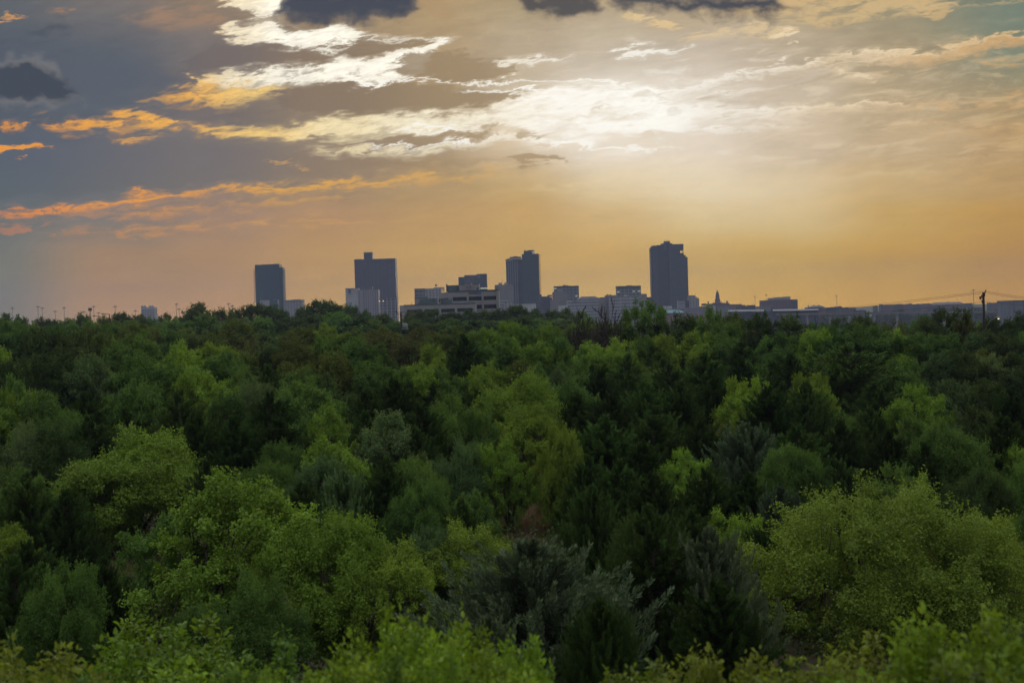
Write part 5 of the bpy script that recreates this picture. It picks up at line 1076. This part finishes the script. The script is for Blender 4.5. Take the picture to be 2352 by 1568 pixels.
row(400, 'oak_far', [(30,741,70,'mid'),(400,734,70,'mid'),(480,724,90,'mid'),(440,740,70,'mid'),(555,732,84,'bluish'),(610,728,76,'mid'),(668,732,80,'dark'),(724,726,90,'dark'),(772,718,96,'mid'),(820,726,86,'dark'),(862,736,70,'mid'),(905,738,70,'mid'),(950,735,76,'dark'),(1000,742,76,'dark'),
 (1045,733,80,'mid'),(1095,736,80,'dark'),(1142,738,80,'bluish'),(1188,727,84,'dark'),(1236,733,80,'mid'),(1282,733,70,'bluish'),(640,752,90,'mid'),(740,758,90,'bluish'),(700,748,80,'mid'),(800,748,80,'mid'),(1070,752,70,'mid'),(1120,752,70,'bluish'),(970,756,70,'mid'),(360,745,70,'mid'),(300,738,70,'mid')])
row(300, 'oak_far', [(145,744,80,'mid'),(200,740,80,'mid'),(250,738,90,'olive'),(600,768,90,'dark'),(660,774,90,'mid'),(500,756,90,'dark'),(430,756,80,'olive'),(370,758,80,'mid')])
# near edge of the woods against the valley and sky
row(235, 'oak_mid', [(25,738,120,'mid'),(85,752,96,'olive'),(140,748,96,'mid'),(195,752,90,'olive'),(245,748,90,'mid'),(292,744,100,'olive'),(345,752,90,'olive'),(395,764,90,'mid'),(548,736,120,'olive',225,'spread_mid'),(470,768,90,'olive'),(512,780,84,'mid'),
 (700,752,110,'olive'),(760,748,100,'yellow'),(820,760,90,'olive'),(870,754,100,'brown',220,'spread_mid'),(640,782,90,'mid'),(905,768,100,'mid')])
row(200, 'oak_mid', [(945,757,170,'brown',205,'spread_mid'),(1010,765,90,'olive'),(1058,755,84,'olive'),(1105,757,84,'bright'),(1146,742,84,'bright'),(1195,752,94,'mid'),(1245,747,80,'bright'),(1290,757,80,'mid'),(1330,742,100,'olive'),(1382,682,92,'brown',190,'bare'),(1335,702,80,'brown',195,'bare'),
 (1420,742,90,'olive'),(1465,692,92,'mid',200,'airy_mid','large open-crowned tree standing against the pale buildings left of the tallest tower'),(1555,722,76,'dark',190,'airy_mid','dark lacy tree against the haze below the tallest tower'),(1510,748,70,'dark'),(1600,735,64,'dark'),(1645,712,96,'mid',185,'oak_mid'),(1697,722,70,'olive'),(1763,718,84,'dark',185,'airy_mid','lacy tree with haze showing through, below the square stepped block'),
 (1725,738,70,'mid'),(1822,724,70,'dark',185,'airy_mid'),(1855,726,64,'brown',180,'bare'),(1880,745,80,'mid'),(1932,732,34,'dark',190,'airy_mid','small dark spiky-topped tree left of the valley gap'),(1984,726,64,'dark',190,'oak_mid','compact dark tree standing against the overpass pillars'),(2042,740,62,'brown',190,'airy_mid'),
 (2085,742,70,'mid'),(2112,730,60,'mid'),(2152,713,120,'dark',180,'oak_mid','broad dark-topped tree rising above its neighbours left of the lamp pole'),(2218,721,74,'brown',175,'cedar_mid','feathery brownish juniper just left of the lamp pole'),(2290,733,90,'dark',190,'oak_mid'),(2338,722,90,'dark',190),(2250,745,60,'mid')])
row(165, 'oak_mid', [(65,762,130,'dark'),(165,765,130,'dark'),(235,770,110,'olive'),(310,768,110,'mid'),(400,790,120,'bright'),(490,792,110,'bright'),(570,808,100,'olive'),(625,800,90,'dark'),(690,782,100,'olive'),(750,780,100,'mid'),(800,780,100,'mid'),(855,790,80,'mid'),
 (1000,795,90,'bright'),(1066,772,110,'cedar',150,'cedar_mid','dark pointed juniper left of centre, rising behind the yellow-topped oak'),(1145,775,90,'mid'),(1190,785,90,'bright'),(1236,790,90,'bright'),(1290,800,80,'yellow'),(1300,778,80,'mid'),(1372,790,120,'bright'),(1436,782,110,'bright'),(1492,775,90,'mid'),(1550,772,110,'bright'),(1610,765,110,'bright'),(1665,768,100,'mid'),(1705,785,90,'cedar',150,'cedar_mid'),
 (1750,778,90,'mid'),(1800,768,110,'mid'),(1858,760,110,'bright'),(1915,752,120,'mid'),(1985,750,150,'mid'),(2050,762,110,'bright'),(2110,768,100,'mid'),(2165,768,110,'mid'),(2230,768,110,'bluish'),(2290,765,100,'dark'),(2345,770,100,'mid')])
row(130, 'oak_mid', [(225,820,110,'bluish'),(120,815,120,'dark'),(30,830,120,'dark'),(340,815,110,'mid'),(430,815,130,'bright',140),(520,812,110,'mid',140),(330,858,120,'mid'),(455,845,150,'bright'),(395,870,110,'bright'),(560,850,90,'mid'),(615,840,90,'cedarlt',125,'cedar_mid'),(690,850,90,'mid'),(735,815,100,'olive'),(800,855,110,'olive'),(860,830,90,'mid'),(920,850,90,'mid'),
 (970,838,100,'bright'),(1030,850,90,'mid'),(1180,835,80,'olive'),(1120,840,80,'bright'),(1245,840,90,'mid'),(1282,850,60,'bluish',115,'airy_hi','thin pale-leaved sapling rising above the yellow-topped oak'),(1240,870,90,'bluish'),(1315,835,80,'mid'),(1340,860,100,'dark'),(1380,850,130,'cedar',120,'cedar_mid'),(1440,815,120,'cedarlt',125,'cedar_mid'),(1500,850,120,'mid'),(1540,835,110,'cedar',120,'cedar_mid'),(1620,812,130,'cedarlt',125,'cedar_mid'),
 (1700,822,80,'cedar',125,'cedar_mid'),(1738,835,70,'mid'),(1815,815,130,'cedar',125,'cedar_mid'),(1880,822,90,'mid'),(1950,795,230,'cedarlt',130,'cedar_mid','huge wide-branching dark evergreen right of centre'),(2075,830,110,'mid'),(2140,815,100,'bluish'),(2200,810,110,'dark'),(2270,820,110,'bluish'),(2335,815,120,'dark')])
row(105, 'oak_mid', [(15,905,80,'bright'),(80,905,90,'mid'),(140,930,110,'mid'),(195,905,100,'cedar',100,'cedar_hi'),(265,905,90,'mid'),(300,880,120,'mid'),(410,900,130,'cedarlt',100,'cedar_hi'),(480,860,160,'bright',110,'oak_mid'),(545,905,90,'mid'),(620,905,120,'cedar',100,'cedar_hi'),(695,878,140,'mid',108,'oak_mid','broad mid-green oak left of the blackish junipers, left of centre'),(770,920,80,'mid'),
 (905,872,130,'cedar',105,'cedar_hi'),(840,900,100,'cedar',104,'cedar_hi'),(1168,866,210,'yellow',100,'oak_hi','large yellow-topped oak in the middle of the woods'),(1062,915,140,'mid',92,'oak_hi'),(1290,880,70,'mid'),(1325,905,90,'cedarlt',100,'cedar_hi'),(1400,905,150,'cedar',98,'cedar_hi'),(1480,880,150,'cedarlt',100,'cedar_hi'),(1560,880,130,'cedar',100,'cedar_hi'),(1640,870,130,'cedar',104,'cedar_hi'),
 (1705,875,76,'bright',102,'oak_mid','small bright green oak squeezed between blackish junipers right of centre'),(1765,890,120,'cedar',98,'cedar_hi'),(1850,880,110,'cedarlt',102,'cedar_hi'),(2105,888,120,'bright',95,'airy_hi','bright open-clumped tree right of the huge evergreen'),(2190,878,110,'bluish',98),(2250,880,100,'dark',100),(2322,890,120,'cedar',96,'cedar_hi'),(2020,900,110,'cedar',98,'cedar_hi')])
row(85, 'oak_hi', [(292,1000,330,'bright',78,'oak_hi','big domed bright oak at lower left, sunlit rim leaves'),(60,980,140,'bluish'),(130,975,120,'dark'),(205,960,110,'cedar',86,'cedar_hi'),(20,1030,110,'dark'),(450,950,160,'cedar',84,'cedar_hi'),(540,960,150,'cedar',84,'cedar_hi'),(640,960,130,'cedar',84,'cedar_hi'),(775,940,90,'yellow',88,'airy_hi','yellowish open tree above the pale sparse trees left of centre'),(745,1012,170,'bright',76,'airy_hi','pale bright sparse tree right of the domed oak'),
 (880,950,180,'bluish',86,'airy_hi','wide sparse pale-clumped tree left of the yellow-topped oak'),(965,930,100,'cedar',88,'cedar_hi'),(1050,1022,110,'bluish',76,'oak_hi'),(1166,1012,100,'bright',76,'airy_hi','small bright round tree above the brown grassy clearing'),(1284,988,110,'yellow',76,'oak_hi','upright yellow-green tree beside the brown grassy clearing'),(1225,935,80,'bright',92,'airy_hi'),(1300,722,60,'dark',480,'oak_far'),(1342,731,70,'mid',440,'oak_far'),(1388,740,70,'bluish',420,'oak_far'),(950,1060,150,'mid',72,'oak_hi'),
 (1390,960,200,'cedarlt',80,'cedar_hi'),(1500,960,180,'cedar',82,'cedar_hi'),(1610,965,150,'cedar',82,'cedar_hi'),(1715,975,190,'silver',78,'plume_hi','silvery-tipped juniper with upright plumes right of centre'),(1830,980,170,'cedarlt',80,'cedar_hi'),(1575,1035,80,'bright',74,'airy_hi','small bright tree in front of the silvery-tipped juniper'),(1930,970,170,'cedar',82,'cedar_hi'),(2040,990,150,'cedar',80,'cedar_hi'),
 (2190,972,170,'mid',78,'oak_hi','tall mid-green oak above the great oak at lower right'),(2110,960,90,'mid',84,'airy_hi'),(2300,960,170,'cedar',80,'cedar_hi'),(2350,1075,140,'mid',66,'oak_hi')])
row(66, 'cedar_hi', [(60,1090,170,'cedarlt'),(150,1130,140,'cedar'),(480,1060,150,'cedar',72),(620,1070,130,'mid',70,'oak_hi'),(690,1110,120,'cedarlt',66),(790,1085,150,'bluish',66,'plume_hi'),(880,1090,160,'cedar',66),(965,1110,140,'mid',64,'oak_hi'),(1060,1150,110,'cedarlt',60),(1090,1130,90,'mid',64,'airy_hi'),
 (1420,1060,150,'cedarlt',66),(1500,1090,170,'cedar',64),(1360,1120,120,'cedarlt',62,'plume_hi'),(1620,1080,150,'cedar',66),(1720,1090,160,'cedar',66),(1790,1120,120,'silver',60,'plume_hi'),(1860,1080,140,'cedarlt',68,'plume_hi'),(1950,1090,130,'cedar',66),(2060,1070,120,'mid',64,'airy_hi'),(2230,1080,150,'dark',64,'oak_hi'),
 (2050,1112,560,'yellow',49,'oak_great','great yellow-green oak filling the lower right'),(1040,1208,240,'bright',58,'oak_hi','flat-topped bright shrubby tree left of the silvery juniper'),(1590,1170,150,'cedarlt',56),(1490,1165,130,'cedarlt',54,'plume_hi'),(1680,1180,140,'bright',56,'airy_hi'),(1760,1200,120,'cedarlt',54,'plume_hi')])
row(46, 'oak_hi', [(520,1095,360,'bright',50,'airy_hi','bright open tree with forked bare limb, below the domed oak'),(770,1195,330,'bright',48,'oak_hi','wide bright leafy tree at lower centre-left'),(380,1190,220,'mid',52,'airy_hi'),(1215,1245,400,'silver',42,'plume_hi','large silver-blue juniper with curling plumes at bottom centre'),(1500,1225,230,'cedar',44,'cedar_hi'),(1630,1220,170,'silver',44,'plume_hi'),
 (60,1250,200,'cedar',50,'cedar_hi'),(232,1285,110,'cedar',50,'cedar_hi'),(150,1305,170,'mid',42,'oak_hi','small round leafy tree near the lower left corner'),(1650,1340,240,'cedar',38,'cedar_hi'),(900,1260,150,'bright',46,'airy_hi'),(1380,1380,220,'cedar',36,'plume_hi'),(2330,1180,150,'mid',54,'oak_hi'),(560,1330,240,'mid',40,'oak_hi'),(1120,1420,200,'silver',34,'plume_hi')])
row(18, 'shrub', [(365,1372,240,'nearly',24),(250,1470,200,'nearly',20),(590,1448,190,'mid',22),(470,1490,200,'nearly',18),(60,1440,220,'nearyellow',17),(-10,1410,140,'nearyellow',19),(160,1520,200,'nearyellow',14),(955,1385,180,'nearly',15.5),(1000,1385,150,'nearly',18),(935,1368,150,'nearly',16),(1065,1400,160,'nearly',15.5),(870,1405,150,'nearly',16),(1180,1420,130,'nearly',15),(915,1435,150,'nearly',14),(1040,1440,150,'nearly',13.5),(1120,1478,140,'nearly',13),(820,1478,140,'nearly',13.5),(985,1475,150,'nearly',11),(110,1495,150,'nearyellow',13),(880,1470,200,'nearly',13),(1075,1430,150,'nearly',14),(760,1490,200,'nearly',14),
 (1200,1442,110,'nearly',16),(1160,1500,200,'nearly',13),(660,1530,200,'nearly',12),(1440,1500,190,'nearyellow',15),(1560,1480,150,'nearyellow',17),(1680,1455,180,'nearyellow',14),(1830,1470,200,'nearyellow',14),(1960,1440,190,'nearyellow',17),(1740,1530,240,'nearyellow',12),
 (2215,1348,200,'nearly',11),(2140,1450,200,'nearly',12),(2320,1420,200,'nearly',11),(2250,1500,260,'nearyellow',10),(2040,1520,200,'nearly',12),(1320,1545,180,'nearly',12.5),(340,1550,200,'nearly',13),(1480,1570,200,'nearyellow',11)])
# smaller trees that fill the patchwork between the listed ones
rf = random.Random(31)
for gy0, gy1, d0, d1, n_, wr in ((800,860,132,150,16,(60,90)),(860,930,104,122,18,(60,95)),(930,1010,84,98,18,(70,105)),(1010,1110,68,80,18,(80,120)),(1110,1230,54,64,16,(90,130)),(1230,1350,43,50,10,(100,150))):
    for j in range(n_):
        x = 2352*(j+rf.uniform(.1, .9))/n_; y = rf.uniform(gy0, gy1); d = rf.uniform(d0, d1)
        if 1120 < x < 1290 and 1000 < y < 1300: continue
        if 180 < x < 330 and y > 1180 and d < 66: continue
        if x > 1740 and y > 1090 or 90 < x < 480 and 960 < y < 1260 or 240 < x < 960 and y > 1080 and d < 66 or 990 < x < 1420 and y > 1190 or 940 < x < 1270 and 830 < y < 960: continue
        right = 1300 < x < 2050 or 380 < x < 640 and y > 900
        k = rf.choice(['cedar', 'cedar', 'oak'] if right else ['oak', 'oak', 'airy', 'cedar']); hi = d < 108
        T_.append((x, y, rf.uniform(*wr), d, k+('_hi' if hi else '_mid'), rf.choice(['cedar', 'cedarlt', 'cedarlt'] if k == 'cedar' else ['bright', 'bright', 'mid', 'mid', 'bluish', 'olive', 'dark']), None))
for j in range(17):
    T_.append((2352*(j+rf.uniform(.0, 1))/17, rf.uniform(1485, 1575), rf.uniform(90, 200), rf.uniform(11.5, 17), 'shrub', rf.choice(['nearly', 'mid', 'bright']) if not 1350 < 2352*j/17 < 2050 else 'nearyellow', None))
# landmarks that place each tree in words
LMK = [(-99,'at the left edge'),(70,'below the far-left light masts'),(165,'left of the brown street lamps'),(225,'under the brown street lamps'),(290,'below the turreted block'),(365,'between the turreted block and balcony tower'),(520,'below-left of the balcony tower'),(590,'below the balcony tower'),(665,'right of the balcony tower'),(745,'left of the striped block'),(800,'below the antenna-topped tower'),
 (880,'below the column block'),(925,'below the low bank wing'),(1000,'below the bank building'),(1150,'below the twin dark towers'),(1250,'below the stone stepped tower'),(1320,'left of the bare tree'),(1400,'right of the bare tree'),(1485,'below the tallest tower'),(1590,'left of the courthouse dome'),(1640,'below the courthouse dome'),(1700,'right of the courthouse dome'),(1755,'below the square stepped block'),
 (1840,'below the hipped-roof building'),(1900,'below the highway bridge'),(2030,'below the right-hand ridge'),(2150,'left of the lamp pole'),(2235,'below the lamp pole'),(2300,'at the right edge')]
RWK = [(0,'on the skyline'),(726,'just under the skyline'),(748,'in the back row'),(772,'in upper woods'),(812,'in upper-middle woods'),(862,'in middle woods'),(925,'in mid-lower woods'),(1010,'in lower woods'),(1100,'low down'),(1220,'near the bottom'),(1360,'in the foreground')]
def pick(tab, v):
    r = tab[0][1]
    for a, t in tab:
        if v >= a: r = t
    return r
rt_ = random.Random(77); keys = {}
for i, t in enumerate(T_):
    x, y, w, d, k, c, lb = t
    cold = WORD[c]
    nm = PRK[k]
    keys.setdefault((cold, nm, pick(LMK, x), pick(RWK, y)), []).append(i)
labels = {}
for kk, ids in keys.items():
    ids = sorted(ids, key=lambda i: T_[i][0]); n = len(ids)
    for j, i in enumerate(ids):
        if T_[i][6]: labels[i] = T_[i][6]; continue
        pre = '' if n == 1 else (('left', 'right')[j] if n == 2 else ('left', 'middle', 'right')[j] if n == 3 else ('first', 'second', 'third', 'fourth', 'fifth', 'sixth', 'seventh', 'eighth')[j])+' '
        labels[i] = f'{pre}{kk[0]} {kk[1]} {kk[3]}, {kk[2]}'
use = {}
GRP = dict(oak_great='leafy trees in the near woods', oak_hi='leafy trees in the near woods', airy_hi='leafy trees in the near woods', oak_mid='leafy trees of the middle woods', airy_mid='leafy trees of the middle woods', oak_far='hazy trees of the far belt', spread_mid='leafy trees of the middle woods', cedar_hi='dark junipers', cedar_mid='dark junipers', plume_hi='dark junipers', bare='bare trees', shrub='foreground bushes')
KEYTREES = {}
for i, (x, y, w, d, k, c, lb) in enumerate(T_):
    top = at(x, y, d); bz = gz(top.x, d); h = max(top.z-bz, 1.2); wd = w*d/FPX*(1.12 if lb or k == 'bare' else 2.3 if k == 'shrub' else 1.15)*(1.12 if lb else 1)
    if k != 'shrub' and k != 'bare': wd = max(wd, h*.78 if not lb else h*.66)
    pr = PR[k]; u = use.get(k, 0); use[k] = u+1; tm, cm, H0, W0 = pr[u % len(pr)]
    if k == 'oak_hi' and lb and 'yellow-topped' in lb: tm, cm, H0, W0 = pr[1]
    sx = wd/W0; sz = h/H0
    e = empty(NAME[k], (top.x, d, bz), labels[i], 'bush' if k == 'shrub' else 'tree', GRP[k], rt_.uniform(0, 6.28) if k != 'bare' else 0.0)
    e.scale = (sx, sx*rt_.uniform(.9, 1.1), sz)
    col_ = KC[c]; j = rt_.uniform(.82, 1.2); jr = rt_.uniform(.92, 1.10)
    o1 = link('stems' if k == 'shrub' else 'trunk', tm, e)
    if cm is not None:
        o2 = link('foliage' if k == 'shrub' else 'crown', cm, e); o2.color = (col_[0]*j*jr, col_[1]*j, col_[2]*j, 1)
# ground growth that nobody could count: low brush under the trees and dry grass in the clearings
rs = np.random.RandomState(9); nb = 2600
cy0 = 26+(300-26)*rs.rand(nb)**0.8; cx0 = (rs.rand(nb)-.5)*2*(cy0*.40+4)
ok = (np.hypot(cx0-at(1205, 1190, 80).x, (cy0-80)*.5) > 3.4) & (np.hypot(cx0-at(255, 1265, 68).x, (cy0-68)*.5) > 2.6); cx0, cy0 = cx0[ok], cy0[ok]; nb = len(cx0)
br = rs.uniform(.7, 2.2, nb)*(1+cy0/300); bh = br*rs.uniform(.6, 1.1, nb); bt = rs.rand(nb); n = 380000; bi = rs.randint(0, nb, n)
dd = rdir(rs, n); dd[:, 2] = np.abs(dd[:, 2]); rr_ = rs.rand(n)**.35
xx = cx0[bi]+dd[:, 0]*rr_*br[bi]; yy = cy0[bi]+dd[:, 1]*rr_*br[bi]
P = np.stack([xx, yy, ground_z(xx, yy)+dd[:, 2]*rr_*bh[bi]], 1); tn = np.stack([.6*bt[bi]+.4*rs.rand(n), rs.rand(n)], 1)
lf = leaf_mesh('undergrowth', P, unit(np.array([0, 0, 1.])+.7*rs.normal(size=(n, 3))), rs.normal(size=(n, 3)), rs.uniform(.07, .16, n)*(1+yy/60), rs.uniform(.04, .10, n)*(1+yy/60), tn, M_LEAF)
o = link('undergrowth', lf); o.color = (.024, .044, .014, 1); tag(o, kind='stuff')
n = 60000; which = rs.rand(n) < .6
gx_ = np.where(which, at(1205, 1190, 80).x+rs.normal(size=n)*3.2, at(255, 1265, 68).x+rs.normal(size=n)*2.6); gy_ = np.where(which, 80+rs.normal(size=n)*7, 68+rs.normal(size=n)*5)
hh = rs.uniform(.25, .75, n); P = np.stack([gx_, gy_, ground_z(gx_, gy_)+hh*.5], 1)
m_grass = leafmat('dry_grass_blades', 0.25, 0.8, 0.1, (1.1, 0.95, 0.9), 0.4)
lf = leaf_mesh('dry_grass', P, rdir(rs, n)*np.array([1, 1, .1]), np.array([0, 0, 1.])+.28*rs.normal(size=(n, 3)), hh, np.full(n, .035), rs.rand(n, 2), m_grass)
o = link('dry_grass', lf); o.color = (.13, .095, .062, 1); tag(o, kind='stuff')
# far woods on the plain
n = 70000; rs = np.random.RandomState(21)
bl = 420; by = 1100+rs.rand(bl)**.8*2300; bx = (rs.rand(bl)*1.05-.25)*by*.38+by*.02; bx = np.where(by < 1500, np.abs(bx)*1.0+by*.13, bx); bs = rs.uniform(9, 26, bl)
bi = rs.randint(0, bl, n); dd = rdir(rs, n)*rs.rand(n, 1)**.35; dd[:, 2] = np.abs(dd[:, 2])
P = np.stack([bx[bi]+dd[:, 0]*bs[bi]*1.6, by[bi]+dd[:, 1]*bs[bi], ground_z(bx[bi], by[bi])+dd[:, 2]*bs[bi]*.42], 1)
lf = leaf_mesh('far_woods', P, unit(np.array([0, -.2, 1.])+.6*rs.normal(size=(n, 3))), rs.normal(size=(n, 3)), rs.uniform(2, 4.2, n), rs.uniform(1.5, 3, n), rs.rand(n, 2), M_LEAF)
o = link('far_woods', lf); o.color = (.032, .05, .022, 1); tag(o, kind='stuff')
n = 50000; px_ = rs.uniform(1700, 2420, n); yy = rs.uniform(2215, 2335, n); xx = (px_-1176)/FPX*yy; zz_ = 1.0*np.sin(px_*.11)+1.4*np.sin(px_*.043+1)+.8*np.sin(px_*.31)
P = np.stack([xx, yy, GZ+rs.rand(n)**.6*(20+7*np.clip((px_-1850)/350, 0, 1)+2.2*zz_)], 1)
lf = leaf_mesh('ridge_woods', P, unit(np.array([0, -.4, 1.])+.6*rs.normal(size=(n, 3))), rs.normal(size=(n, 3)), rs.uniform(2.5, 5, n), rs.uniform(2, 3.4, n), rs.rand(n, 2), M_LEAF)
o = link('ridge_woods', lf); o.color = (.03, .042, .022, 1); tag(o, kind='stuff')

# ------------------------------------------------------------------ haze over the plain
HAZE_DENSITY = 1.25e-4
m = bpy.data.materials.new('valley_haze'); m.use_nodes = True; nt = m.node_tree; nt.nodes.clear()
pv = nt.nodes.new('ShaderNodeVolumePrincipled'); pv.inputs['Color'].default_value = (0.255, 0.30, 0.42, 1); pv.inputs['Density'].default_value = HAZE_DENSITY; pv.inputs['Anisotropy'].default_value = 0.0
om = nt.nodes.new('ShaderNodeOutputMaterial'); nt.links.new(pv.outputs[0], om.inputs['Volume'])
hb = MB(); hb.box(-2700, 2700, -230, 5300, GZ-4, CAMZ+150); hz = hb.build('haze', m); tag(hz, kind='stuff')
hz.display_type = 'WIRE'
